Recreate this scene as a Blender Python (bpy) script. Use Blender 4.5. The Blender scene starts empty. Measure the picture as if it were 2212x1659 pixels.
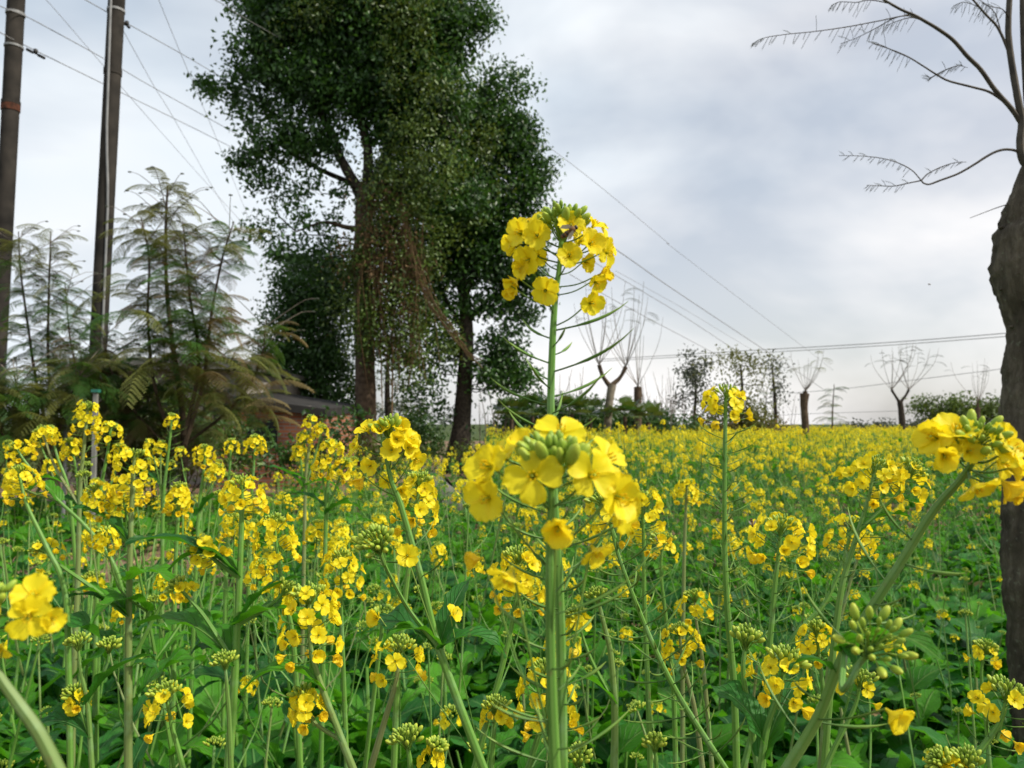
import bpy, math, random
import numpy as np
from mathutils import Vector, Matrix

# ---------------------------------------------------------------- camera, sky, sun, exposure
C = bpy.context.scene
FPX, CXV, CYV = 1720.4, 1106.0, 829.5
CAMH = 1.4
PITCH = math.atan(85.5 / FPX)
cam_d = bpy.data.cameras.new("camera"); cam = bpy.data.objects.new("camera", cam_d)
C.collection.objects.link(cam); C.camera = cam
cam.location = (0, 0, CAMH); cam.rotation_euler = (math.pi / 2 + PITCH, 0, 0)
cam_d.sensor_width = 36; cam_d.lens = 28; cam_d.clip_start = 0.02; cam_d.clip_end = 3000
cam_d.dof.use_dof = True; cam_d.dof.focus_distance = .78; cam_d.dof.aperture_fstop = 14

SUN_EL, SUN_AZ = math.radians(46), math.radians(108)     # azimuth clockwise from +Y (the view axis)
W = bpy.data.worlds.new("World"); C.world = W; W.use_nodes = True
nt = W.node_tree; nt.nodes.clear()
def wn(t, **k):
    n = nt.nodes.new(t)
    for a, b in k.items(): setattr(n, a, b)
    return n
out = wn('ShaderNodeOutputWorld'); bg = wn('ShaderNodeBackground'); bg.inputs[1].default_value = 0.1
sky = wn('ShaderNodeTexSky', sky_type='NISHITA', sun_disc=False)
sky.sun_elevation = SUN_EL; sky.sun_rotation = SUN_AZ; sky.air_density = 1.0; sky.dust_density = 2.0; sky.ozone_density = 1.2
tc = wn('ShaderNodeTexCoord')
mp = wn('ShaderNodeMapping'); mp.inputs['Scale'].default_value = (1.0, 1.0, 1.9); mp.inputs['Location'].default_value = (0.35, 0.1, 0.22)
n1 = wn('ShaderNodeTexNoise'); n1.inputs['Scale'].default_value = 2.1; n1.inputs['Detail'].default_value = 5; n1.inputs['Roughness'].default_value = 0.5; n1.inputs['Distortion'].default_value = 0.25
n2 = wn('ShaderNodeTexNoise'); n2.inputs['Scale'].default_value = 3.4; n2.inputs['Detail'].default_value = 3; n2.inputs['Roughness'].default_value = 0.42
r1 = wn('ShaderNodeValToRGB'); r1.color_ramp.elements[0].position = 0.36; r1.color_ramp.elements[0].color = (.45,.45,.45,1); r1.color_ramp.elements[1].position = 0.60
r2 = wn('ShaderNodeValToRGB')
r2.color_ramp.elements[0].position = 0.12; r2.color_ramp.elements[0].color = (6.9, 7.8, 8.6, 1)
r2.color_ramp.elements[1].position = 0.57; r2.color_ramp.elements[1].color = (9.7, 9.5, 9.4, 1)
mx = wn('ShaderNodeMix', data_type='RGBA')
L = nt.links.new
L(tc.outputs['Generated'], mp.inputs[0]); L(mp.outputs[0], n1.inputs[0]); L(mp.outputs[0], n2.inputs[0])
# clouds are brighter towards the sun and towards the hazy horizon
dt = wn('ShaderNodeVectorMath', operation='DOT_PRODUCT'); dt.inputs[1].default_value = (math.sin(SUN_AZ), math.cos(SUN_AZ), -.45)
md = wn('ShaderNodeMath', operation='MULTIPLY_ADD'); md.inputs[1].default_value = .40
L(tc.outputs['Generated'], dt.inputs[0]); L(dt.outputs['Value'], md.inputs[0]); sf = wn('ShaderNodeMath', operation='MULTIPLY_ADD'); sf.inputs[1].default_value = .62; sf.inputs[2].default_value = .19; L(n2.outputs[0], sf.inputs[0]); L(sf.outputs[0], md.inputs[2])
L(n1.outputs[0], r1.inputs[0]); sz = wn('ShaderNodeSeparateXYZ'); mr = wn('ShaderNodeMapRange'); ad = wn('ShaderNodeMath', operation='ADD')
mr.inputs['From Max'].default_value = .32; mr.inputs['To Min'].default_value = .17; mr.inputs['To Max'].default_value = 0.0
L(tc.outputs['Generated'], sz.inputs[0]); L(sz.outputs[2], mr.inputs[0]); L(mr.outputs[0], ad.inputs[0]); L(md.outputs[0], ad.inputs[1]); L(ad.outputs[0], r2.inputs[0])
L(r1.outputs[0], mx.inputs[0]); L(sky.outputs[0], mx.inputs[6]); L(r2.outputs[0], mx.inputs[7])
L(mx.outputs[2], bg.inputs[0]); L(bg.outputs[0], out.inputs[0])

sd = bpy.data.lights.new("sun", 'SUN'); sun = bpy.data.objects.new("sun", sd); C.collection.objects.link(sun)
sd.energy = 4.3; sd.angle = math.radians(2); sd.color = (1.0, 0.93, 0.80)
sdir = Vector((math.sin(SUN_AZ) * math.cos(SUN_EL), math.cos(SUN_AZ) * math.cos(SUN_EL), math.sin(SUN_EL)))
sun.rotation_euler = sdir.to_track_quat('Z', 'Y').to_euler(); sun.location = (0, 0, 60)
C.view_settings.view_transform = 'Standard'; C.view_settings.look = 'None'; C.view_settings.exposure = 0.2
C.view_settings.gamma = 1.0; C.view_settings.use_curve_mapping = False
C.render.engine = 'CYCLES'
cy = C.cycles; cy.use_denoising = True; cy.max_bounces = 5; cy.diffuse_bounces = 3; cy.glossy_bounces = 2
cy.transmission_bounces = 4; cy.transparent_max_bounces = 4; cy.caustics_reflective = False; cy.caustics_refractive = False
cy.sample_clamp_indirect = 6

# ---------------------------------------------------------------- helpers
rnd = random.Random(7); nr = np.random.default_rng(7)
cp_, sp_ = math.cos(PITCH), math.sin(PITCH)
def at(x, y, d):
    """point at distance d (along +Y) seen at photo position x, y (2212 wide)"""
    dx = (x - CXV) / FPX; dy = -(y - CYV) / FPX
    v = Vector((dx, cp_ - dy * sp_, sp_ + dy * cp_))
    return Vector((0, 0, CAMH)) + v * (d / v.y)
MATS, MIDX = [], {}
def mat_new(name):
    m = bpy.data.materials.new(name); m.use_nodes = True; m.node_tree.nodes.clear()
    MIDX[name] = len(MATS); MATS.append(m); return m
class NB:
    def __init__(s, m): s.t = m.node_tree
    def n(s, t, ins=None, **k):
        n = s.t.nodes.new(t)
        for a, b in k.items(): setattr(n, a, b)
        for a, b in (ins or {}).items():
            if isinstance(b, bpy.types.NodeSocket): s.t.links.new(b, n.inputs[a])
            else: n.inputs[a].default_value = b
        return n
    def mix(s, f, a, b, bt='MIX'):
        n = s.n('ShaderNodeMix', data_type='RGBA', blend_type=bt)
        for i, v in ((0, f), (6, a), (7, b)):
            if isinstance(v, bpy.types.NodeSocket): s.t.links.new(v, n.inputs[i])
            else: n.inputs[i].default_value = v if i == 0 else (*v, 1) if len(v) == 3 else v
        return n.outputs[2]
    def math(s, op, a, b=0.0, c=0.0):
        n = s.n('ShaderNodeMath', operation=op)
        for i, v in enumerate((a, b, c)):
            if isinstance(v, bpy.types.NodeSocket): s.t.links.new(v, n.inputs[i])
            else: n.inputs[i].default_value = v
        return n.outputs[0]
    def ramp(s, f, stops):
        n = s.n('ShaderNodeValToRGB', {0: f}); e = n.color_ramp.elements
        while len(e) < len(stops): e.new(0.5)
        for q, (p, c) in zip(e, stops): q.position = p; q.color = (*c, 1) if len(c) == 3 else c
        return n.outputs[0]
    def noise(s, scale, detail=3, vec=None, rough=.5):
        i = {'Scale': scale, 'Detail': detail, 'Roughness': rough}
        if vec is not None: i['Vector'] = vec
        return s.n('ShaderNodeTexNoise', i).outputs[0]
    def attr(s):
        a = s.n('ShaderNodeAttribute', attribute_name='luv')
        x = s.n('ShaderNodeSeparateXYZ', {0: a.outputs['Vector']})
        return x.outputs
    def finish(s, col, rough=.6, spec=.3, trans=0.0, tcol=None, bump=None, bs=.3, bd=.01, coat=0):
        ins = {'Base Color': col if isinstance(col, bpy.types.NodeSocket) else (*col, 1), 'Roughness': rough, 'Specular IOR Level': spec}
        if bump is not None:
            ins['Normal'] = s.n('ShaderNodeBump', {'Height': bump, 'Strength': bs, 'Distance': bd}).outputs[0]
        p = s.n('ShaderNodeBsdfPrincipled', ins).outputs[0]
        if trans > 0:
            t = s.n('ShaderNodeBsdfTranslucent', {'Color': tcol if isinstance(tcol, bpy.types.NodeSocket) else (*tcol, 1)}).outputs[0]
            p = s.n('ShaderNodeMixShader', {0: trans, 1: p, 2: t}).outputs[0]
        s.t.links.new(p, s.n('ShaderNodeOutputMaterial').inputs[0])
def simple(name, c1, c2, scale, rough=.8, spec=.2, bump=0.0, bd=.01, trans=0, tcol=None, detail=4, byattr=False):
    m = mat_new(name); b = NB(m)
    g = b.n('ShaderNodeTexCoord').outputs['Object']
    f = b.noise(scale, detail, g)
    if byattr: f = b.math('ADD', b.math('MULTIPLY', f, .5), b.math('MULTIPLY', b.attr()[2], .5))
    col = b.ramp(f, [(.3, c1), (.7, c2)])
    b.finish(col, rough, spec, trans, tcol or c2, bump=f if bump else None, bs=bump, bd=bd)
    return m
# petals: luv.z = age (0 fresh .. 1 wilted orange), luv.y = along the petal
m = mat_new('petal'); b = NB(m); u, v, w = b.attr()
col = b.ramp(w, [(0, (.90, .79, .020)), (.5, (.90, .73, .018)), (1, (.89, .62, .03))])
vein = b.math('MULTIPLY', b.math('POWER', b.math('ABSOLUTE', b.math('SINE', b.math('MULTIPLY', u, 30))), 4), .22)
col = b.mix(vein, col, (.74, .54, .01)); col = b.mix(b.ramp(v, [(0, (.5,)*3), (.22, (0,)*3)]), col, (.60, .62, .04))
b.finish(col, .5, .25, .45, b.mix(.6, col, (1.0, .80, .02)))
# buds
m = mat_new('bud'); b = NB(m); u, v, w = b.attr()
col = b.ramp(b.math('ADD', b.math('MULTIPLY', v, .55), b.math('MULTIPLY', w, .45)), [(.1, (.13, .25, .035)), (.55, (.27, .40, .045)), (.95, (.52, .55, .05))])
b.finish(col, .45, .3, .12, (.4, .55, .05))
# stem: u around, v along, z random
m = mat_new('stem'); b = NB(m); u, v, w = b.attr()
rib = b.math('ABSOLUTE', b.math('SINE', b.math('MULTIPLY', u, 18.85)))
nz = b.noise(9, 3, b.n('ShaderNodeTexCoord').outputs['Object'])
col = b.ramp(nz, [(.3, (.05, .16, .018)), (.7, (.11, .27, .035))]); col = b.mix(b.math('MULTIPLY', rib, .35), col, (.22, .36, .09))
col = b.mix(b.ramp(w, [(.70, (0,)*3), (1, (.6,)*3)]), col, (.24, .19, .11))
col = b.mix(b.ramp(b.noise(26, 4, b.n('ShaderNodeTexCoord').outputs['Object'], .7), [(.52, (0,)*3), (.70, (.55,)*3)]), col, (.20, .34, .16))
col = b.mix(b.ramp(b.noise(70, 2, b.n('ShaderNodeTexCoord').outputs['Object']), [(.68, (0,)*3), (.74, (.6,)*3)]), col, (.15, .13, .05))
b.finish(col, .5, .28, 0, bump=rib, bs=.35, bd=.0008)
# dark wiry pods and pedicels
m = mat_new('pod'); b = NB(m); u, v, w = b.attr()
col = b.ramp(v, [(0, (.05, .11, .025)), (.5, (.09, .20, .03)), (1, (.22, .34, .06))])
b.finish(col, .5, .3, .1, (.3, .45, .08))
# leaf: u across (0..1, .5 midrib), v along, z tint
def leafmat(name, ca, cb, rib, tr):
    m = mat_new(name); b = NB(m); u, v, w = b.attr()
    g = b.n('ShaderNodeTexCoord').outputs['Object']
    a = b.math('ABSOLUTE', b.math('SUBTRACT', u, .5))
    nz = b.noise(30, 6, g, .65)
    f = b.math('ADD', b.math('MULTIPLY', nz, .45), b.math('MULTIPLY', w, .55))
    col = b.ramp(f, [(.2, ca), (.8, cb)])
    col = b.mix(b.ramp(b.noise(7, 5, g, .7), [(.60, (0,)*3), (.72, (.45,)*3)]), col, (.10, .20, .05))
    col = b.mix(b.ramp(b.noise(46, 3, g), [(.70, (0,)*3), (.76, (.6,)*3)]), col, (.20, .17, .06))
    side = b.math('ABSOLUTE', b.math('SINE', b.math('MULTIPLY', b.math('SUBTRACT', v, b.math('MULTIPLY', a, .55)), 30)))
    sv = b.math('MULTIPLY', b.math('POWER', b.math('SUBTRACT', 1, side), 7), .5)
    mid = b.ramp(a, [(.012, (1,)*3), (.045, (0,)*3)])
    ve = b.math('MAXIMUM', mid, sv)
    col = b.mix(b.math('MULTIPLY', ve, .8), col, rib)
    bumph = b.math('SUBTRACT', b.math('MULTIPLY', nz, .7), ve)
    b.finish(col, .46, .24, tr, b.mix(.6, col, (.14, .48, .01)), bump=bumph, bs=.8, bd=.006)
leafmat('leaf', (.007, .062, .014), (.036, .18, .022), (.14, .32, .09), .36)
leafmat('leaf_fresh', (.030, .15, .008), (.080, .29, .014), (.20, .38, .08), .42)
simple('leaf_dry', (.22, .15, .07), (.40, .31, .15), 20, trans=.2, byattr=True)
simple('soil', (.10, .065, .042), (.24, .165, .11), 3.5, .95, .1, .9, .05, detail=9)
simple('grass_ground', (.025, .045, .014), (.075, .10, .03), .8, .95, .1, .6, .1, detail=10)
simple('camphor', (.013, .040, .011), (.050, .125, .022), .9, .42, .4, trans=.2, tcol=(.08, .20, .015), byattr=True)
simple('camphor_olive', (.028, .055, .012), (.10, .17, .025), 1.1, .45, .4, trans=.25, tcol=(.14, .18, .02), byattr=True)
simple('vine_dry', (.06, .04, .022), (.17, .11, .055), 2, .8, .15, trans=.15, tcol=(.2, .13, .05), byattr=True)
simple('fern_green', (.02, .07, .016), (.075, .18, .03), 1.3, .5, .3, trans=.3, tcol=(.12, .22, .03), byattr=True)
simple('fern_olive', (.055, .075, .018), (.15, .165, .04), 1.3, .6, .3, trans=.3, tcol=(.22, .22, .04), byattr=True)
simple('fern_brown', (.085, .07, .03), (.20, .16, .07), 1.3, .7, .2, trans=.25, tcol=(.26, .16, .05), byattr=True)
simple('grey_leaf', (.05, .06, .05), (.13, .15, .11), 3, .7, .2, trans=.2, tcol=(.1, .12, .07), byattr=True)  # on the far trees this grey stands in for haze
simple('bark_dark', (.018, .015, .012), (.060, .050, .038), 14, .9, .15, .9, .02, detail=8)
simple('bark_brown', (.045, .032, .022), (.12, .085, .058), 9, .9, .15, .8, .02, detail=8)
simple('bark_pale', (.13, .11, .085), (.27, .235, .185), 6, .9, .15, .6, .02, detail=8)
simple('twig', (.13, .11, .09), (.24, .205, .17), 20, .8, .2)
simple('wire', (.20, .20, .21), (.28, .28, .29), 2, .6, .3)
simple('insulator', (.015, .015, .016), (.03, .03, .03), 8, .5, .4)
simple('metal_band', (.16, .165, .17), (.28, .285, .29), 20, .5, .5)
simple('conduit', (.16, .165, .17), (.25, .255, .26), 5, .5, .4)
simple('roof_concrete', (.10, .10, .095), (.20, .195, .18), 2.2, .9, .2, .5, .03, detail=7)
simple('plaster', (.20, .185, .165), (.33, .30, .27), 1.6, .9, .2, .3, .02, detail=7)
simple('white_paint', (.10, .10, .095), (.30, .30, .28), 3, .5, .4)
simple('green_paint', (.015, .12, .09), (.03, .18, .13), 3, .5, .4)
simple('stone', (.06, .058, .055), (.16, .155, .145), 5, .9, .2, .8, .03, detail=7)
simple('window_dark', (.012, .014, .016), (.02, .022, .025), 3, .2, .6)
simple('bee_brown', (.10, .045, .015), (.20, .10, .03), 400, .6, .3)
simple('bee_dark', (.012, .009, .007), (.03, .02, .014), 400, .4, .4)
simple('bee_wing', (.25, .22, .18), (.4, .36, .3), 100, .3, .5, trans=.5, tcol=(.5, .45, .4))
m = mat_new('brick'); b = NB(m); g = b.n('ShaderNodeTexCoord').outputs['Object']
sx = b.n('ShaderNodeSeparateXYZ', {0: g}).outputs
vv = b.n('ShaderNodeCombineXYZ', {0: b.math('ADD', sx[0], sx[1]), 1: sx[2], 2: 0.0}).outputs[0]
bk = b.n('ShaderNodeTexBrick', {'Vector': vv, 'Color1': (.52, .20, .10, 1), 'Color2': (.34, .12, .07, 1), 'Mortar': (.30, .25, .21, 1), 'Scale': 1.0, 'Mortar Size': .012, 'Brick Width': .25, 'Row Height': .075})
dirt = b.ramp(b.noise(1.3, 6, g), [(.38, (.45, .42, .40)), (.62, (1, 1, 1))])
b.finish(b.mix(.8, bk.outputs[0], dirt, 'MULTIPLY'), .9, .15, bump=bk.outputs[1], bs=-.4, bd=.01)
# concrete pole, base tone darkened to look backlit, with mottled weathering and an orange rust stain handled by its own mesh band
simple('pole_concrete', (.014, .013, .012), (.048, .042, .036), 3.0, .9, .2, .4, .01, detail=9)
simple('rust_mark', (.022, .017, .014), (.13, .05, .03), 12, .9, .1)

class MB:
    """numpy mesh collector: vertices, faces, material per face, luv per vertex"""
    def __init__(s): s.V, s.A, s.Lp, s.Ct, s.M, s.n = [], [], [], [], [], 0
    def raw(s, V, Lp, Ct, M, A):
        s.V.append(V); s.A.append(A); s.Lp.append(Lp + s.n); s.Ct.append(Ct); s.M.append(M); s.n += len(V); return s
    def faces(s, V, F, mat, A=None):
        V = np.asarray(V, float).reshape(-1, 3); A = np.zeros((len(V), 3)) if A is None else np.asarray(A, float).reshape(-1, 3)
        F = [list(f) for f in F]; mi = MIDX[mat]
        return s.raw(V, np.array([i for f in F for i in f], int), np.array([len(f) for f in F], int), np.full(len(F), mi), A)
    def grid(s, P, UV, mat, z=0.0):
        n, k = P.shape[:2]; i = np.arange(n * k).reshape(n, k)
        q = np.stack([i[:-1, :-1], i[1:, :-1], i[1:, 1:], i[:-1, 1:]], -1).reshape(-1, 4)
        A = np.concatenate([UV.reshape(-1, 2), np.full((n * k, 1), z)], 1)
        return s.raw(P.reshape(-1, 3), q.ravel(), np.full(len(q), 4), np.full(len(q), MIDX[mat]), A)
    def fin(s):
        if not s.V: return T(np.zeros((0, 3)), np.zeros(0, int), np.zeros(0, int), np.zeros(0, int), np.zeros((0, 3)))
        c = np.concatenate
        return T(c(s.V), c(s.Lp), c(s.Ct), c(s.M), c(s.A))
    def add(s, t, M=None, z=None):
        if len(t.V) == 0: return s
        V = t.V if M is None else t.V @ M[:3, :3].T + M[:3, 3]
        A = t.A
        if z is not None: A = A.copy(); A[:, 2] = z
        return s.raw(V, t.Lp, t.Ct, t.M, A)
    def many(s, t, Ms, zs=None):
        """place template t at every 4x4 in Ms (n,4,4)"""
        n = len(Ms)
        if n == 0: return s
        V = np.einsum('nij,vj->nvi', Ms[:, :3, :3], t.V) + Ms[:, None, :3, 3]
        A = np.broadcast_to(t.A, (n, *t.A.shape)).copy()
        if zs is not None: A[:, :, 2] = np.asarray(zs)[:, None]
        k = len(t.V); off = (np.arange(n) * k)[:, None]
        return s.raw(V.reshape(-1, 3), (t.Lp[None] + off).ravel(), np.tile(t.Ct, n), np.tile(t.M, n), A.reshape(-1, 3))
class T:
    def __init__(s, V, Lp, Ct, M, A): s.V, s.Lp, s.Ct, s.M, s.A = V, Lp, Ct, M, A
    def mesh(s, name, smooth=True, origin=None):
        me = bpy.data.meshes.new(name); V = s.V if origin is None else s.V - np.array(origin)
        me.vertices.add(len(V)); me.vertices.foreach_set('co', V.astype(np.float32).ravel())
        me.loops.add(len(s.Lp)); me.loops.foreach_set('vertex_index', s.Lp.astype(np.int32))
        me.polygons.add(len(s.Ct)); st = np.concatenate([[0], np.cumsum(s.Ct)[:-1]]) if len(s.Ct) else np.zeros(0)
        me.polygons.foreach_set('loop_start', st.astype(np.int32))
        us = np.unique(s.M); lut = np.zeros(len(MATS), int); lut[us] = np.arange(len(us))
        for k in us: me.materials.append(MATS[k])
        me.polygons.foreach_set('material_index', lut[s.M].astype(np.int32))
        me.polygons.foreach_set('use_smooth', np.full(len(s.Ct), smooth))
        at_ = me.attributes.new('luv', 'FLOAT_VECTOR', 'POINT'); at_.data.foreach_set('vector', s.A.astype(np.float32).ravel())
        me.update(calc_edges=True); return me
def npm(m): return np.array([list(r) for r in m])
def frame(z, up=None, spin=0.0):
    """3x3 numpy rotation whose z axis is z"""
    z = np.asarray(z, float); z = z / np.linalg.norm(z)
    u = np.array([0, 0, 1.0]) if up is None else np.asarray(up, float)
    if abs(u @ z) > .98: u = np.array([0, 1.0, 0])
    x = np.cross(u, z); x /= np.linalg.norm(x); y = np.cross(z, x)
    c, s_ = math.cos(spin), math.sin(spin)
    return np.stack([x * c + y * s_, -x * s_ + y * c, z], 1)
def M4(R, t, s=1.0):
    m = np.eye(4); m[:3, :3] = R * s; m[:3, 3] = t; return m
def rotz(a): return np.array([[math.cos(a), -math.sin(a), 0], [math.sin(a), math.cos(a), 0], [0, 0, 1.0]])
def smooth_path(P, n):
    """Catmull-Rom through the points P -> n samples"""
    P = np.asarray(P, float)
    if len(P) == 2: t = np.linspace(0, 1, n)[:, None]; return P[0] * (1 - t) + P[1] * t
    Q = np.vstack([2 * P[0] - P[1], P, 2 * P[-1] - P[-2]]); seg = len(P) - 1; o = []
    for k in np.linspace(0, seg - 1e-6, n):
        i = int(k); t = k - i; a, b_, c, d = Q[i:i + 4]
        o.append(.5 * ((2 * b_) + (c - a) * t + (2 * a - 5 * b_ + 4 * c - d) * t * t + (3 * b_ - a - 3 * c + d) * t ** 3))
    return np.array(o)
def tube(mb, P, R, k=6, mat='stem', z=0.0, cap=True, jit=0.0):
    P = np.asarray(P, float); n = len(P); R = np.atleast_1d(np.asarray(R, float))
    if len(R) == 1: R = np.full(n, R[0])
    if len(R) != n: R = np.interp(np.linspace(0, 1, n), np.linspace(0, 1, len(R)), R)
    D = np.gradient(P, axis=0); D /= np.linalg.norm(D, axis=1)[:, None] + 1e-12
    ref = np.array([0, 0, 1.0]) if abs(D[0][2]) < .9 else np.array([0, 1.0, 0]); X = np.cross(ref, D[0]); X /= np.linalg.norm(X)
    a = np.linspace(0, 2 * math.pi, k + 1); ca, sa = np.cos(a), np.sin(a); G = np.zeros((n, k + 1, 3)); UV = np.zeros((n, k + 1, 2))
    for i in range(n):
        X = X - D[i] * (X @ D[i]); X /= np.linalg.norm(X) + 1e-12; Y = np.cross(D[i], X)
        r = R[i] * (1 + (nr.uniform(-jit, jit, k + 1) if jit else 0))
        if jit: r[-1] = r[0]
        G[i] = P[i] + (ca * r)[:, None] * X + (sa * r)[:, None] * Y
        UV[i, :, 0] = a / (2 * math.pi); UV[i, :, 1] = i / (n - 1)
    mb.grid(G, UV, mat, z)
    if cap:
        for i, o in ((0, 1), (n - 1, 0)):
            ring = G[i, :-1]; f = list(range(k)); f = f if o == 0 else f[::-1]
            mb.faces(ring, [f], mat, np.column_stack([np.zeros(k), np.full(k, i / (n - 1)), np.full(k, z)]))
    return mb
def sphere(mb, c, r, mat, nu=8, nv=5, z=0.0, R=None):
    """ellipsoid with radii r (3) and rotation R"""
    r = np.broadcast_to(np.asarray(r, float), (3,)); th = np.linspace(0, 2 * math.pi, nu + 1); ph = np.linspace(0, math.pi, nv + 1)
    P = np.stack([np.outer(np.sin(ph), np.cos(th)), np.outer(np.sin(ph), np.sin(th)), -np.outer(np.cos(ph), np.ones(nu + 1))], -1) * r
    if R is not None: P = P @ np.asarray(R).T
    UV = np.stack(np.meshgrid(th / (2 * math.pi), ph / math.pi), -1)
    return mb.grid(P + np.asarray(c), UV, mat, z)
def box(mb, c, s, mat, R=None):
    V = np.array([[x, y, z] for x in (-.5, .5) for y in (-.5, .5) for z in (-.5, .5)]) * np.asarray(s)
    if R is not None: V = V @ np.asarray(R).T
    return mb.faces(V + np.asarray(c), [(0, 1, 3, 2), (4, 6, 7, 5), (0, 4, 5, 1), (2, 3, 7, 6), (0, 2, 6, 4), (1, 5, 7, 3)], mat)
# ---- scene objects
COL = C.collection
def thing(name, label, cat, loc, group=None):
    o = bpy.data.objects.new(name, None); COL.objects.link(o); o.location = loc; o.empty_display_size = .1
    o['label'] = label; o['category'] = cat
    if group: o['group'] = group
    return o
def obj(name, mesh, parent=None, M=None, label=None):
    o = bpy.data.objects.new(name, mesh); COL.objects.link(o)
    if parent is not None: o.parent = parent
    if M is not None: o.matrix_local = Matrix(M.tolist())
    if label: o['label'] = label
    return o
def part(name, mb, parent, smooth=True, label=None):
    """mesh given in world coordinates, parent an unrotated Empty"""
    t = mb.fin() if isinstance(mb, MB) else mb
    p = parent; o_ = np.zeros(3)
    while p is not None: o_ += np.array(p.location); p = p.parent
    return obj(name, t.mesh(name, smooth, o_), parent, label=label)
def single(name, mb, loc, label=None, cat=None, group=None, kind=None, smooth=True):
    o = obj(name, (mb.fin() if isinstance(mb, MB) else mb).mesh(name, smooth, loc)); o.location = loc
    for k, v in (('label', label), ('category', cat), ('group', group), ('kind', kind)):
        if v: o[k] = v
    return o
def dup(root):
    r = root.copy(); COL.objects.link(r)
    for ch in root.children:
        c = ch.copy(); COL.objects.link(c); c.parent = r
        for g in ch.children: d = g.copy(); COL.objects.link(d); d.parent = c
    return r

# ================================================================ rapeseed pieces
def petal(mb, L, W, e, az, lod, age, g):
    n, k = {0: (9, 7), 1: (5, 3), 2: (3, 2)}[lod]
    r = np.linspace(0, 1, n); s = np.linspace(-1, 1, k)
    ang = np.radians(78) + (e - np.radians(78)) * np.clip((r - .18) / .2, 0, 1)
    ang = ang - np.radians(26) * np.clip((r - .45) / .55, 0, 1) ** 1.5 * g.uniform(.2, 1.3)
    dr = np.concatenate([[0], np.diff(r)]) * L
    rad = .0006 + np.cumsum(np.cos(ang) * dr); zz = np.cumsum(np.sin(ang) * dr)
    b_ = np.clip((r - .2) / .8, 0, 1)
    hw = .0007 + W * np.where(r < .2, r * .3, .06 + np.sin(np.pi * np.clip(b_, 0, 1) ** 1.15 * .86) ** .85)
    hw[-1] *= .55 if lod else .62
    R_, S_ = np.meshgrid(r, s, indexing='ij')
    lat = S_ * hw[:, None]
    ru = g.uniform(0, 6.28)
    up = (S_ ** 2) * W * .32 * np.sin(np.pi * np.clip(R_, 0, 1)) + .0009 * np.sin(S_ * 6 + ru + R_ * 7) * R_ ** 2 * (1 if lod == 0 else .6)
    edge = 1 - .10 * (S_ ** 2) * (R_ > .95)
    x = (rad[:, None] * edge) - up * np.sin(e); z = zz[:, None] + up * np.cos(e)
    c, s_ = math.cos(az), math.sin(az)
    P = np.stack([x * c - lat * s_, x * s_ + lat * c, z], -1)
    mb.grid(P, np.stack([(S_ + 1) / 2, R_], -1), 'petal', age)
def flower_t(g, opn, age, lod, L=.0130):
    """cross-shaped flower, calyx at the origin, opening along +z. opn 0 closed .. 1 flat"""
    mb = MB(); a0 = g.uniform(0, 6.28)
    for q in range(4):
        e = np.radians(np.interp(opn, [0, .5, 1], [82, 52, 16])) + g.uniform(-.2, .2)
        petal(mb, L * g.uniform(.88, 1.12), L * .385 * g.uniform(.88, 1.12), e + g.uniform(-.22, .22), a0 + q * math.pi / 2 + g.uniform(-.16, .16), lod, age, g)
    if lod < 2:
        for q in range(4):
            a = a0 + .78 + q * math.pi / 2; d = np.array([math.cos(a), math.sin(a), 0]); 
            p = np.array([[0, 0, -.0004], [.0009, 0, .0018], [.0016, 0, .0048]]); p = p @ rotz(a).T
            w = np.array([[0, .0007, 0]]) @ rotz(a).T
            P = np.stack([p - w, p + w * 1.0], 1); P[2] = (P[2] + p[2]) / 2
            mb.grid(P, np.zeros((3, 2, 2)) + .9, 'bud', .9)
    if lod == 0:
        for q in range(6):
            a = a0 + q * 1.047; o = np.array([math.cos(a), math.sin(a), 0])
            tube(mb, [o * .0006, o * .0014 + [0, 0, .0045], o * .0018 + [0, 0, .0066]], [.00018, .00016, .00014], 4, 'petal', .3, cap=False)
            sphere(mb, o * .0018 + [0, 0, .0070], (.0005, .0005, .0011), 'petal', 5, 3, .75)
        tube(mb, [[0, 0, 0], [0, 0, .0070]], .0005, 5, 'bud', .5)
    return mb.fin()
def bud_t(lod, L=.0088, r=.0022):
    mb = MB(); sphere(mb, (0, 0, L * .5), (r, r, L * .52), 'bud', {0: 8, 1: 6, 2: 4}[lod], {0: 6, 1: 4, 2: 2}[lod]); return mb.fin()
g0 = random.Random(11)
FL = {(k, lod): [flower_t(g0, o, a, lod) for o, a in v] for lod in (0, 1, 2) for k, v in
      (('open', [(1, 0), (.9, .12), (.8, .05), (.9, .2)]), ('cup', [(.6, .1), (.5, .25), (.7, .3)]), ('old', [(.25, .6), (.12, .85), (.35, .75)]))}
BUD = {k: bud_t(k) for k in (0, 1, 2)}
def pod_t(L, ped, lod=0):
    """pedicel from the origin along +x bending up, then the thin green pod"""
    mb = MB(); n = 8 if lod == 0 else 4; t = np.linspace(0, 1, n)
    a = np.radians(14 + 26 * t ** 2); d = np.concatenate([[0], np.diff(t)]) * (L + ped)
    P = np.column_stack([np.cumsum(np.cos(a) * d), 0 * t, np.cumsum(np.sin(a) * d)])
    f = ped / (L + ped); R = np.where(t < f, .0005, .00092 * np.clip((1.03 - t) / (1 - f) * 1.8, .15, 1))
    tube(mb, P, R, 5 if lod == 0 else 3, 'pod', 0, cap=False); return mb.fin()
PODS = [pod_t(.020, .014), pod_t(.028, .016), pod_t(.034, .018), pod_t(.012, .015)]
POD1 = [pod_t(.022, .015, 1), pod_t(.03, .017, 1)]
MC = {}
def cm(key, t, name):
    if key not in MC: MC[key] = t.mesh(name)
    return MC[key]
GA = 2.39996
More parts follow.
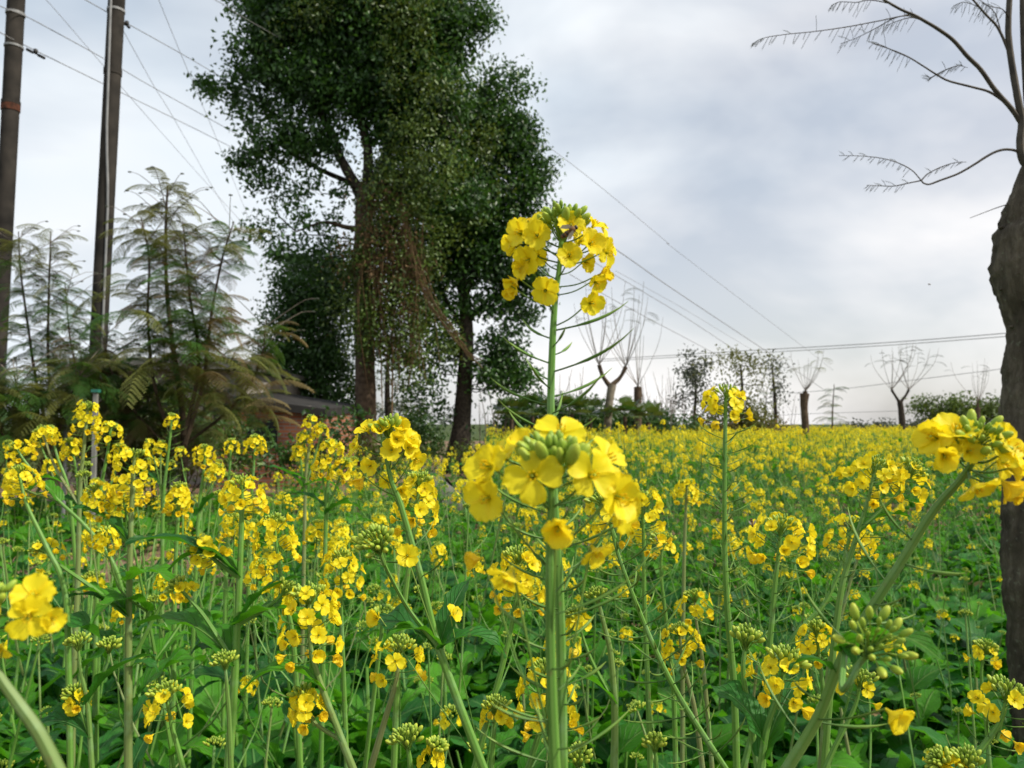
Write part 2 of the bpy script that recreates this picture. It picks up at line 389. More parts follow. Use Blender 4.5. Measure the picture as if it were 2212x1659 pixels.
def head_layout(g, nfl, R, depth, nb, bw=.5, sparse=1.0):
    """raceme along +z, tip of the stem at the origin. -> flowers [(matrix, kind, idx, pedicel pts)], buds [(matrix, z)]"""
    fl, bu = [], []
    for i in range(nfl):
        f = (i + .5) / nfl; zz = -.004 - depth * f; az = i * GA + g.uniform(-.3, .3)
        el = np.interp(f, [0, .4, 1], [38, 20, 0]) + g.uniform(-9, 9); el = math.radians(el)
        rr = R * np.interp(f, [0, .35, 1], [.62, .95, 1.0]) * g.uniform(.85, 1.08) - .005
        d = np.array([math.cos(az) * math.cos(el), math.sin(az) * math.cos(el), math.sin(el)])
        a = np.array([0, 0, zz - .003]); e = a + d * rr / max(math.cos(el), .5) * .95
        m_ = (a + e) / 2 + np.array([0, 0, -.0012])
        dz = np.array([math.cos(az) * math.cos(el - .15), math.sin(az) * math.cos(el - .15), math.sin(el - .15)]) + np.array([g.uniform(-.35, .35), g.uniform(-.35, .35), g.uniform(-.25, .3)])
        k = 'open' if f < .62 and g.random() < .86 else ('cup' if f < .8 else 'old')
        if f > .85 and g.random() < .35: k = 'old'
        fl.append((M4(frame(dz, spin=g.uniform(0, 6)), e, g.uniform(.74, .98)), k, g.randrange(3), np.array([a, m_, e])))
    for i in range(nb):
        f = (i + .5) / nb; az = i * GA; rr = R * bw * .72 * math.sqrt(f); el = math.acos(min(1, math.sqrt(f) * .9))
        d = np.array([math.cos(az) * math.sin(math.pi / 2 - el), math.sin(az) * math.sin(math.pi / 2 - el), math.sin(el) + .25]) + np.array([g.uniform(-.25, .25), g.uniform(-.25, .25), g.uniform(-.2, .2)])
        e = np.array([math.cos(az) * rr, math.sin(az) * rr, .010 * (1 - f) * min(1, R * bw / .014) + .001 + g.uniform(-.0025, .0025)])
        s = .42 + .62 * f * g.uniform(.75, 1.15) + g.uniform(-.05, .1)
        bu.append((M4(frame(d), e, s), .15 + .7 * f, np.array([[0, 0, -.006 - .006 * f], e * .6 + [0, 0, -.001], e])))
    return fl, bu
def head_merged(g, lod, nfl=14, R=.026, depth=.034, nb=22, pods=0, podlen=.1, bw=.5):
    mb = MB(); fl, bu = head_layout(g, nfl, R, depth, nb, bw)
    for M_, k, i, pp in fl:
        mb.add(FL[(k, lod)][i], M_)
        if lod < 2: tube(mb, pp, .0005, 3, 'pod', 0, cap=False)
    for M_, z, pp in bu:
        mb.add(BUD[lod], M_, z)
        if lod == 0: tube(mb, pp, .0004, 3, 'bud', .1, cap=False)
    for i in range(pods):
        az = i * GA; zz = -depth - .006 - podlen * (i / max(1, pods))
        mb.add(POD1[i % 2], M4(rotz(az), (0, 0, zz), g.uniform(.7, 1.05)))
    tube(mb, [[0, 0, -depth - .01], [0, 0, .002]], [.0016, .0008], 5, 'stem', 0, cap=False)
    return mb.fin()
def leaf_t(g, L, W, kind, lod, mat='leaf', e0=50, bend=70, fold=.35, tint=.5):
    """leaf rising from the origin towards +y. kind lobed (stalked, big) or clasp (stalkless, pointed)"""
    n, k = {0: (26, 9), 1: (13, 5), 2: (6, 3)}[lod]
    t = np.linspace(0, 1, n); s = np.linspace(-1, 1, k)
    e = np.radians(e0 - bend * t ** 1.3); dt = np.concatenate([[0], np.diff(t)]) * L
    y = np.cumsum(np.cos(e) * dt); z = np.cumsum(np.sin(e) * dt)
    if kind == 'lobed':
        bl = np.clip((t - .28) / .72, 0, 1)
        w = np.where(t < .28, .07 + .10 * np.abs(np.sin(t * 34)) * (t > .1), .10 + .9 * np.sin(np.pi * bl ** .8) ** .65)
    else:
        w = .30 * np.exp(-((t - .03) / .07) ** 2) + .95 * np.sin(np.pi * (t * .95 + .03) ** .75) ** .9
    w[-1] *= .3; w = w * W / 2
    tt, ss = np.meshgrid(t, s, indexing='ij'); ph, ph2 = g.uniform(0, 6), g.uniform(0, 6)
    wl = w[:, None] * (1 + .10 * np.sin(tt * 40 + ph + 3 * np.sign(ss)) * (np.abs(ss) > .8) * (lod < 2) + .06 * np.sin(tt * 17 + ph2))
    x = ss * wl
    up = np.abs(x) * fold + (np.sin(tt * 15 + ph) * np.sin(ss * 1.7) + .8 * np.sin(tt * 24 + ph2 + ss * 2)) * W * (.085 if kind == 'lobed' else .06) * ss ** 2
    tw = g.uniform(-.5, .5) * tt
    up = up + x * np.sin(tw)
    P = np.stack([x * np.cos(tw) + .04 * L * np.sin(tt * 3 + ph) * tt, y[:, None] - up * np.sin(e)[:, None], z[:, None] + up * np.cos(e)[:, None]], -1)
    mb = MB(); mb.grid(P, np.stack([(ss + 1) / 2, tt], -1), mat, tint)
    return mb.fin()
g1 = random.Random(5)
LEAF = {}
for lod in (0, 1, 2):
    LEAF['clasp', lod] = [leaf_t(g1, g1.uniform(.09, .13), g1.uniform(.028, .040), 'clasp', lod, 'leaf' if i % 3 else 'leaf_fresh', g1.uniform(35, 65), g1.uniform(50, 120), .4, g1.random()) for i in range(7)]
    LEAF['big', lod] = [leaf_t(g1, g1.uniform(.20, .29), g1.uniform(.085, .125), 'lobed', lod, 'leaf' if i % 5 > 1 else 'leaf_fresh', g1.uniform(45, 75), g1.uniform(50, 105), .22, g1.random()) for i in range(9)]
    LEAF['mid', lod] = [leaf_t(g1, g1.uniform(.13, .18), g1.uniform(.05, .075), 'lobed' if i % 2 else 'clasp', lod, 'leaf' if i % 3 else 'leaf_fresh', g1.uniform(35, 70), g1.uniform(50, 110), .3, g1.random()) for i in range(8)]
def leaf_mesh(kind, i, lod): return cm(('L', kind, i, lod), LEAF[kind, lod][i], 'leaf')

# ---------------------------------------------------------------- the setting
def ground():
    n = 150; xs = np.sinh(np.linspace(-6, 6, n)) / np.sinh(6) * 900; ys = np.sinh(np.linspace(-4.2, 6.5, n)) / np.sinh(6.5) * 1600
    X, Y = np.meshgrid(xs, ys, indexing='ij')
    Z = .025 * np.sin(X * 2.1 + 1) * np.sin(Y * 1.7) + .015 * np.sin(X * 5.3) * np.sin(Y * 4.1 + 2) + nr.normal(0, .008, X.shape)
    Z *= np.clip(1 - np.hypot(X, Y) / 60, 0, 1); Z -= .03
    mb = MB(); mb.grid(np.stack([X, Y, Z], -1), np.stack([X, Y], -1), 'grass_ground')
    single('ground', mb, (0, 0, 0), kind='structure')
    # field soil sheet following the same undulation
    xs = np.linspace(-14, 45, 200); ys = np.linspace(-2, 62, 200); X, Y = np.meshgrid(xs, ys, indexing='ij')
    Z = .02 * np.sin(X * 2.1 + 1) * np.sin(Y * 1.7) + nr.normal(0, .014, X.shape) + .045
    Z[0] = Z[-1] = -.2; Z[:, 0] = Z[:, -1] = -.2
    mb = MB(); mb.grid(np.stack([X, Y, Z], -1), np.stack([X, Y], -1), 'soil'); single('field_soil', mb, (0, 0, 0), kind='structure')
ground()
# ---------------------------------------------------------------- trees
def leafq(w, l, mat, fold=.25):
    mb = MB(); V = [[0, 0, 0], [w / 2, l * .45, w * fold], [0, l, -l * .08], [-w / 2, l * .45, w * fold], [0, l * .5, 0]]
    mb.faces(V, [(0, 1, 4), (1, 2, 4), (2, 3, 4), (3, 0, 4)], mat, [[.5, 0, 0], [1, .5, 0], [.5, 1, 0], [0, .5, 0], [.5, .5, 0]]); return mb.fin()
def randrot(n, g):
    q = g.normal(size=(n, 4)); q /= np.linalg.norm(q, axis=1)[:, None]; a, b_, c, d = q.T
    return np.stack([np.stack([1 - 2 * (c * c + d * d), 2 * (b_ * c - a * d), 2 * (b_ * d + a * c)], -1), np.stack([2 * (b_ * c + a * d), 1 - 2 * (b_ * b_ + d * d), 2 * (c * d - a * b_)], -1),
                     np.stack([2 * (b_ * d - a * c), 2 * (c * d + a * b_), 1 - 2 * (b_ * b_ + c * c)], -1)], 1)
def crown(mb, blobs, d, leaf, nper, g, clump=.30, csp=.42, dscale=.8, droop=True, drop=0.0):
    """blobs: photo ellipses (x, y, rx, ry, density) at distance d; fills each with clumps of leaves. returns clump centres"""
    cs = []
    k = d / FPX
    for x, y, rx, ry, de in blobs:
        c = np.array(at(x, y, d)); r = np.array([rx * k, min(rx, ry) * k * dscale, ry * k])
        n = max(3, int(de * 4.19 * r[0] * r[1] * r[2] / csp ** 3))
        p = g.normal(size=(n, 3)); p /= np.linalg.norm(p, axis=1)[:, None]; p *= (g.random((n, 1)) ** .42); cs.append(c + p * r)
    cs = np.vstack(cs); n = len(cs)
    num = np.maximum(1, (nper * g.uniform(.5, 1.5, n)).astype(int))
    idx = np.repeat(np.arange(n), num); N = len(idx)
    pos = cs[idx] + np.clip(g.normal(size=(N, 3)), -2.2, 2.2) * clump * np.array([1, 1, .75]) * g.uniform(.6, 1.25, (n, 1))[idx]
    R = randrot(N, g)
    if droop:   # tips (local +y) hang outward/down
        D = g.normal(size=(N, 3)) * .8 + [0, 0, -.55]; D /= np.linalg.norm(D, axis=1)[:, None]
        X = np.cross(D, g.normal(size=(N, 3))); X /= np.linalg.norm(X, axis=1)[:, None]; R = np.stack([X, D, np.cross(X, D)], -1)
    Ms = np.tile(np.eye(4), (N, 1, 1)); Ms[:, :3, :3] = R * g.uniform(.7, 1.25, (N, 1, 1)); Ms[:, :3, 3] = pos
    tint = np.clip(g.random(n)[idx] * .7 + g.random(N) * .3, 0, 1)
    mb.many(leaf, Ms, tint); return cs
def limb(mb, pts, d, r, mat, k=7, jit=.06, n=None):
    P = [np.array(at(*p[:2], p[2] if len(p) > 2 else d)) for p in pts]
    P = smooth_path(P, n or max(6, 4 * len(P))); tube(mb, P, r, k, mat, 0, True, jit); return P
def twigs_to(mb, cs, nodes, g, frac, r0, mat):
    nodes = np.asarray(nodes)
    for c in cs[g.random(len(cs)) < frac]:
        dd = np.linalg.norm(nodes - c, axis=1) + (nodes[:, 2] > c[2]) * 3; s = nodes[int(np.argmin(dd))]
        m_ = (s + c) / 2 + g.normal(size=3) * .12 + [0, 0, -.08]
        tube(mb, smooth_path([s, m_, c], 6), [r0, r0 * .35], 4, mat, 0, False)
def footing(x, d, z=-.05):
    p = at(x, 915, d); return (p.x, p.y, z)

def big_tree():
    d = 20.0; g = np.random.default_rng(3); r = thing('broadleaf_tree', 'tallest tree, dark dense crown running out of the top, trunk forked above climbing vines', 'tree', footing(792, d))
    tb = MB()
    P = limb(tb, [(792, 1045), (790, 920), (788, 760), (784, 600), (785, 480), (792, 400)], d, [.34, .27, .25, .235, .22, .25], 'bark_brown', 12, .05, 30)
    P2 = limb(tb, [(790, 440), (765, 395), (735, 340), (700, 260), (650, 170), (600, 80)], d, [.17, .10, .05], 'bark_dark')
    P3 = limb(tb, [(795, 420), (830, 350), (852, 270), (870, 180), (880, 40), (890, -120)], d, [.17, .11, .05], 'bark_dark')
    P4 = limb(tb, [(792, 415), (795, 330), (775, 220), (770, 90), (760, -80)], d, [.15, .10, .04], 'bark_dark')
    P5 = limb(tb, [(800, 410), (860, 380), (930, 345), (990, 290)], d - .5, [.09, .06, .03], 'bark_dark')
    P6 = limb(tb, [(785, 495), (745, 490), (700, 480), (640, 500)], d, [.08, .05, .02], 'bark_brown')
    P7 = limb(tb, [(770, 400), (700, 370), (620, 330), (560, 330)], d + .5, [.08, .05, .02], 'bark_dark')
    nodes = np.vstack([P2, P3, P4, P5, P6, P7, P[12:]])
    cb = MB(); lf = leafq(.078, .14, 'camphor'); lo = leafq(.06, .12, 'camphor_olive')
    bl = [(770, -60, 250, 150, .85), (640, 20, 125, 90, 1), (850, 60, 190, 120, 1), (610, 130, 110, 80, .95), (740, 170, 150, 100, .95), (900, 200, 125, 110, 1), (1000, 40, 50, 70, .8),
          (500, 190, 55, 32, .8), (455, 180, 22, 14, 1.2), (560, 225, 60, 45, 1), (590, 285, 65, 38, .9), (680, 290, 90, 60, .85), (560, 320, 40, 16, 1.2), (850, 300, 70, 60, .7), (940, 330, 80, 60, 1),
          (640, 345, 90, 22, .8), (600, 390, 55, 20, .5), (690, 400, 60, 30, .35), (630, 450, 60, 28, .55), (575, 490, 32, 20, .8), (620, 530, 70, 32, .75), (700, 500, 60, 40, .55), (700, 570, 60, 50, .8),
          (870, 410, 90, 60, .8), (960, 430, 80, 70, .9), (515, 350, 20, 9, .8)]
    cs = crown(cb, bl, d, lf, 105, g, .27, .40)
    crown(cb, [(870, 60, 120, 140, .5), (740, 0, 110, 90, .4), (900, 380, 110, 110, .7), (650, 60, 90, 60, .4), (930, 240, 90, 90, .5)], d - 1.1, lo, 70, g, .25, .46, .5)  # lighter olive leaf copy paints the sunlit part of the crown
    twigs_to(tb, cs, nodes, g, .28, .022, 'bark_dark')
    part('trunk', tb, r); part('crown', cb, r)
    # climbing vine thicket on the trunk
    v = MB(); gv = np.random.default_rng(4)
    r2 = thing('climbing_vine', 'brown and olive tangle of climbing vine hanging over the tallest tree trunk', 'vine', footing(850, d - .8))
    cs = crown(v, [(850, 470, 70, 70, .9), (840, 570, 85, 90, 1), (850, 690, 75, 90, .9), (790, 640, 60, 120, .5), (870, 780, 60, 60, .5), (930, 540, 40, 90, .6)], d - .7, leafq(.055, .10, 'camphor_olive'), 90, gv, .28, .36, .7)
    crown(v, [(850, 480, 75, 75, .8), (835, 580, 80, 90, 1.0), (860, 700, 60, 80, .8), (770, 560, 30, 120, .5), (900, 620, 40, 90, .7)], d - 1.0, leafq(.045, .10, 'vine_dry'), 55, gv, .26, .42, .45)
    part('foliage', v, r2)
    s = MB()
    for i in range(70):
        x0 = gv.uniform(780, 920); y0 = gv.uniform(420, 560); x1 = x0 + gv.uniform(-20, 40); y1 = y0 + gv.uniform(120, 330)
        a, c = np.array(at(x0, y0, d - 1.0)), np.array(at(x1, y1, d - 1.1)); mm = (a + c) / 2 + gv.normal(size=3) * .15
        tube(s, smooth_path([a, mm, c], 8), .011, 3, 'vine_dry', .8, False)
    for i in range(11):
        o = gv.uniform(-10, 10)
        P_ = [np.array(at(x + o + gv.uniform(-5, 5), y + gv.uniform(-12, 12), d - 1.2)) for x, y in ((868, 440), (890, 530), (915, 600), (935, 650), (975, 705), (1010, 750), (1045, 790))]
        tube(s, smooth_path(P_[:gv.integers(5, 8)], 22), .009, 4, 'vine_dry', .6, False)
    part('hanging_stem', s, r2, label='bundle of dry brown vine stems slanting down to the second tree')
    P_ = [np.array(at(*q, d - 1.0)) for q in ((847, 700), (848, 800), (846, 930))]; s2 = MB(); tube(s2, smooth_path(P_, 8), .02, 4, 'vine_dry', .9); part('hanging_stem', s2, r2)
big_tree()
def second_tree():
    d = 21.5; g = np.random.default_rng(8); r = thing('broadleaf_tree', 'dark broadleaf tree behind the flower stalk, trunk flared at the foot', 'tree', footing(1000, d))
    tb = MB()
    P = limb(tb, [(985, 1030), (996, 930), (1003, 830), (1008, 720), (1000, 620), (985, 520), (975, 430)], d, [.40, .24, .20, .17, .14, .10], 'bark_dark', 10, .05, 26)
    P2 = limb(tb, [(1003, 640), (1040, 540), (1070, 430), (1090, 300)], d, [.11, .06, .02], 'bark_dark')
    P3 = limb(tb, [(1006, 720), (960, 640), (930, 560)], d, [.08, .03], 'bark_dark'); P4 = limb(tb, [(1006, 700), (1060, 640), (1120, 600)], d, [.06, .03], 'bark_dark')
    cb = MB(); bl = [(1060, 210, 55, 55, .7), (1115, 190, 32, 38, .9), (1040, 290, 95, 75, 1.1), (920, 560, 60, 60, .9), (930, 660, 60, 50, .8), (1000, 580, 70, 50, .8), (1110, 310, 50, 70, 1), (1130, 390, 50, 60, 1), (1165, 350, 24, 16, 1), (1040, 420, 110, 80, 1), (1110, 470, 60, 60, .9),
                     (1000, 510, 90, 60, 1), (1080, 560, 85, 65, 1), (1115, 620, 60, 55, 1), (1150, 520, 35, 60, .9), (960, 600, 45, 50, .6), (1050, 665, 80, 40, .7), (960, 720, 60, 50, .8), (1085, 740, 70, 50, .8), (1070, 815, 75, 50, .8),
                     (940, 800, 60, 35, .6), (1120, 830, 30, 30, .7), (900, 850, 50, 30, .8), (940, 890, 50, 24, .7), (890, 760, 40, 50, .6), (1110, 680, 50, 26, .6)]
    cs = crown(cb, bl, d, leafq(.078, .14, 'camphor'), 100, g, .27, .40)
    crown(cb, [(1010, 330, 70, 80, .6), (1020, 440, 90, 60, .6), (960, 740, 60, 60, .5)], d - 1.3, leafq(.06, .12, 'camphor_olive'), 70, g, .25, .46, .5)
    twigs_to(tb, cs, np.vstack([P[8:], P2, P3, P4]), g, .3, .02, 'bark_dark'); part('trunk', tb, r); part('crown', cb, r)
second_tree()
def low_tree():
    d = 22.5; g = np.random.default_rng(9); r = thing('broadleaf_tree', 'low bushy dark tree between the feathery trees and the tallest trunk', 'tree', footing(690, d))
    tb = MB(); P = limb(tb, [(692, 1020), (690, 900), (680, 780), (670, 700)], d, [.14, .11, .06], 'bark_dark')
    cb = MB(); cs = crown(cb, [(660, 610, 70, 60, 1), (700, 660, 70, 70, 1), (625, 680, 50, 60, 1), (680, 760, 80, 60, 1), (610, 770, 50, 50, .9), (590, 810, 36, 36, 1.0), (740, 850, 40, 34, .8), (600, 700, 40, 50, .9), (720, 760, 50, 60, .9), (740, 600, 40, 60, .8), (690, 840, 80, 50, 1), (640, 830, 60, 40, .8), (730, 900, 50, 30, .7)], d, leafq(.07, .13, 'camphor'), 105, g, .27, .40)
    twigs_to(tb, cs, P, g, .3, .02, 'bark_dark'); part('trunk', tb, r); part('crown', cb, r)
    d = 21; r = thing('small_tree', 'slim dark trunk with sparse low leaves between the two large trunks', 'tree', footing(838, d))
    tb = MB(); P = limb(tb, [(838, 1030), (838, 900), (836, 830), (840, 740)], d, [.10, .08, .04], 'bark_dark')
    cb = MB(); cs = crown(cb, [(850, 840, 60, 40, .45), (880, 880, 40, 22, .4), (820, 800, 50, 40, .6), (900, 780, 50, 40, .5)], d, leafq(.05, .10, 'camphor_olive'), 40, g, .27, .5)
    twigs_to(tb, cs, P, g, .5, .015, 'bark_dark'); part('trunk', tb, r); part('crown', cb, r)
low_tree()
# feathery (twice-pinnate) fronds
def frond_t(g, L, mat, npair=13, lod=0):
    mb = MB(); t = np.linspace(0, 1, 9); e = np.radians(25 - 75 * t ** 1.2)
    dt = np.concatenate([[0], np.diff(t)]) * L; P = np.column_stack([0 * t, np.cumsum(np.cos(e) * dt), np.cumsum(np.sin(e) * dt)])
    tube(mb, P, [.004, .0015], 3, mat, .9, False)
    for i in range(npair):
        f = .16 + .82 * i / (npair - 1); c = np.array([np.interp(f, t, P[:, j]) for j in range(3)]); eb = np.interp(f, t, e)
        pl = L * .25 * math.sin(math.pi * (.18 + .72 * f)) * g.uniform(.85, 1.1)
        for sd_ in (-1, 1):
            a = math.radians(58) + g.uniform(-.1, .1); fw = np.array([0, math.cos(eb), math.sin(eb)]); D = fw * math.cos(a) + np.array([sd_, 0, 0]) * math.sin(a) + np.array([0, 0, -.22]); D /= np.linalg.norm(D)
            Y = np.cross([0, 0, 1.0], D); Y /= np.linalg.norm(Y); nl = 8 if lod == 0 else 5; lw = L * .023
            V, F = [], []
            for j in range(nl):
                for s2 in (-1, 1):
                    q = c + D * pl * (j + .5) / nl + [0, 0, -.25 * pl * ((j + .5) / nl) ** 2]; h = D * pl / nl * .47; tip = q + Y * s2 * lw + D * lw * .4 + [0, 0, -lw * .35]
                    k = len(V); V += [q - h, q + h, tip + h * .5, tip - h * .5]; F.append((k, k + 1, k + 2, k + 3))
            mb.faces(V, F, mat, np.tile([.5, .5, g.random()], (len(V), 1)))
    return mb.fin()
gf = random.Random(21)
FR = {m_: [frond_t(gf, 1.0, m_) for _ in range(3)] for m_ in ('fern_green', 'fern_olive', 'fern_brown')}
FRG = {m_: [frond_t(gf, 1.0, m_, 9, 1) for _ in range(2)] for m_ in ('fern_green', 'fern_olive', 'grey_leaf')}
def put_frond(mb, p, az, L, mat, g, pitch=0.0, src=FR):
    Rz = rotz(az); c, s = math.cos(pitch), math.sin(pitch); Rx = np.array([[1, 0, 0], [0, c, -s], [0, s, c]])
    mb.add(src[mat][g.integers(len(src[mat]))], M4(Rz @ Rx, p, L), g.random())
def feather_tree(name, label, stems, d, seed, dens, Lf, bare=.25, shift=0):
    g = np.random.default_rng(seed); x0 = stems[0][0][0]
    r = thing(name, label, 'tree', footing(x0, d)); tb = MB(); cb = MB()
    for st, rr, f0 in stems:
        st = [st] if False else st
    return r
def feathery(label, base, stems, d, seed, Lf, mix, extra=()):
    g = np.random.default_rng(seed); r = thing('feathery_tree', label, 'tree', footing(base, d), 'feather leaved saplings by the building'); tb, cb = MB(), MB()
    for pts, r0, nf, f0, f1, naked in stems:
        dd = d + g.uniform(-.5, .5); P = limb(tb, [(x, y, dd) for x, y in pts], dd, [r0, r0 * .25], 'bark_brown', 5, .04, 20)
        nf = int(nf * 3.2)
        for i in range(nf):
            f = f0 + (f1 - f0) * (i + g.random()) / nf; q = P[min(19, int(f * 19.99))] + g.normal(size=3) * .05; az = i * 2.4 + g.uniform(-.4, .4)
            m_ = mix[g.integers(len(mix))] if f < naked else 'fern_olive'
            L_ = Lf * g.uniform(.5, 1.0) * (1.12 - .35 * f)
            put_frond(cb, q, az, L_, m_, g, g.uniform(-.55, .6))
        for i in range(int(nf * .12)):       # stripped frond stalks near the top, curled at the tip
            f = g.uniform(.72, 1); q = P[int(f * 19)]; az = g.uniform(0, 6.28); L_ = Lf * g.uniform(.6, 1.0)
            D = np.array([math.cos(az), math.sin(az), 0]); P_ = [q, q + D * L_ * .4 + [0, 0, .28 * L_], q + D * L_ * .75 + [0, 0, .5 * L_], q + D * L_ * .98 + [0, 0, .52 * L_]]
            tube(cb, smooth_path(P_, 7), [.007, .003], 3, 'twig', .5, False)
            sphere(cb, P_[-1], (.03, .02, .012), 'grey_leaf', 5, 3, .5)
    for p in extra:
        put_frond(cb, np.array(at(p[0] + g.uniform(-40, 40), p[1] + g.uniform(-50, 50), d + p[4] + g.uniform(-.3, .3))), p[2] + g.uniform(-1.2, 1.2), p[3] * g.uniform(.5, .85), p[5] if g.random() < .35 else 'fern_olive', g, max(-.45, p[6] + g.uniform(-.1, .7)))
    part('trunk', tb, r); part('fronds', cb, r)
feathery('tallest feathery tree, drooping green and brown fronds in front of the flat roof', 400, [
    ([(400, 1080), (395, 900), (375, 760), (360, 620), (358, 500), (362, 400)], .05, 46, .28, .98, .8),
    ([(400, 1000), (340, 860), (320, 700), (322, 560), (305, 470)], .03, 26, .3, .95, .8),
    ([(400, 960), (440, 820), (455, 690), (480, 560), (505, 480)], .03, 26, .3, .95, .9),
    ([(400, 940), (430, 780), (410, 640), (395, 480)], .03, 24, .35, .95, .8),
    ([(400, 960), (500, 880), (560, 790), (575, 690)], .025, 20, .2, .95, 1),
    ([(400, 1000), (300, 900), (240, 800), (220, 720)], .025, 20, .25, .95, 1)], 10.5, 31, .72, ['fern_green', 'fern_green', 'fern_olive', 'fern_brown'],
    [(420 + 17 * (i % 7), 760 + 22 * (i % 5), -2.2 + i * .11, .95, -.9 - .03 * i, 'fern_brown', -.2 - .08 * (i % 6)) for i in range(22)] + [(300 + 22 * (i % 8), 640 + 26 * (i % 6), -4.4 + i * .22, 1.0, -.9, 'fern_green', -.25 - .1 * (i % 4)) for i in range(26)] + [(415 + 9 * (i % 21), 770 + 17 * (i % 9), -3.0 + i * .16, .85, -.7 + .02 * i, 'fern_brown', -.1) for i in range(44)])
feathery('spindly feathery sapling with two bare stems between the two poles', 118, [
    ([(128, 1060), (112, 900), (104, 760), (106, 620), (110, 500)], .035, 30, .3, .97, .8),
    ([(120, 1000), (80, 830), (60, 700), (44, 580), (40, 500)], .03, 24, .3, .95, .8),
    ([(130, 1000), (165, 840), (150, 720), (140, 610)], .025, 18, .3, .95, .9)], 12.5, 33, .75, ['fern_green', 'fern_olive', 'fern_green'])
feathery('yellowish feathery shrub hanging low over the bottom of the first pole', 30, [
    ([(60, 1060), (50, 950), (40, 870), (30, 800)], .03, 26, .3, .97, 1), ([(60, 1040), (-10, 900), (-60, 820)], .03, 22, .3, .97, 1),
    ([(60, 1050), (130, 920), (160, 840), (180, 790)], .03, 24, .3, .97, 1)], 9.5, 35, .8, ['fern_olive', 'fern_olive', 'fern_green'])
feathery('dim olive feathery tree crowding the dark wall right beneath the second pole', 250, [
    ([(250, 1060), (240, 930), (230, 830), (200, 760)], .03, 30, .2, .97, 1), ([(250, 1040), (300, 930), (330, 830)], .03, 26, .2, .97, 1),
    ([(250, 1050), (190, 950), (160, 880)], .03, 22, .2, .97, 1), ([(250, 1050), (380, 960), (440, 900)], .03, 22, .2, .97, 1)], 11.5, 36, .85, ['fern_olive', 'fern_green', 'fern_brown'])
# dark undergrowth behind the left field
def understory():
    g = np.random.default_rng(14); lf = leafq(.06, .12, 'camphor'); lo = leafq(.05, .12, 'camphor_olive')
    for lab, x, bl, d in (
        ('dark grey-green shrub at the far left below the feathery shrub', 60, [(40, 980, 110, 70, .9), (130, 940, 70, 80, .8), (20, 880, 60, 50, .5)], 13.5),
        ('black-green shrub thicket under the tallest feathery tree', 360, [(300, 970, 120, 70, .9), (430, 970, 110, 70, .9), (370, 900, 110, 70, .8), (250, 880, 90, 60, .6)], 13.5),
        ('dark weedy thicket in front of the brick wall', 600, [(570, 985, 110, 45, .9), (690, 985, 90, 45, .9), (510, 930, 50, 50, .8), (745, 900, 40, 50, .8)], 15),
        ('low dim scrub around the foot of the tallest trunk', 800, [(790, 990, 90, 45, .9), (880, 990, 60, 40, .8)], 18),
        ('rounded green bush seen between the two large trunks', 905, [(905, 945, 60, 48, 1.1), (890, 925, 30, 30, 1)], 26),
        ('scrubby growth at the flared foot of the second tree', 1030, [(1030, 985, 80, 40, .8), (960, 1000, 60, 30, .8)], 20)):
        r = thing('shrub', lab, 'shrub', footing(x, d), 'shrubs along the edge of the field'); mb = MB(); tb = MB()
        cs = crown(mb, bl, d, lf if g.random() < .6 else lo, 46, g, .2, .32); part('foliage', mb, r)
        twigs_to(tb, cs, np.array([footing(x, d), footing(x + 20, d), footing(x - 20, d)]), g, .2, .015, 'bark_dark'); part('stems', tb, r)
understory()

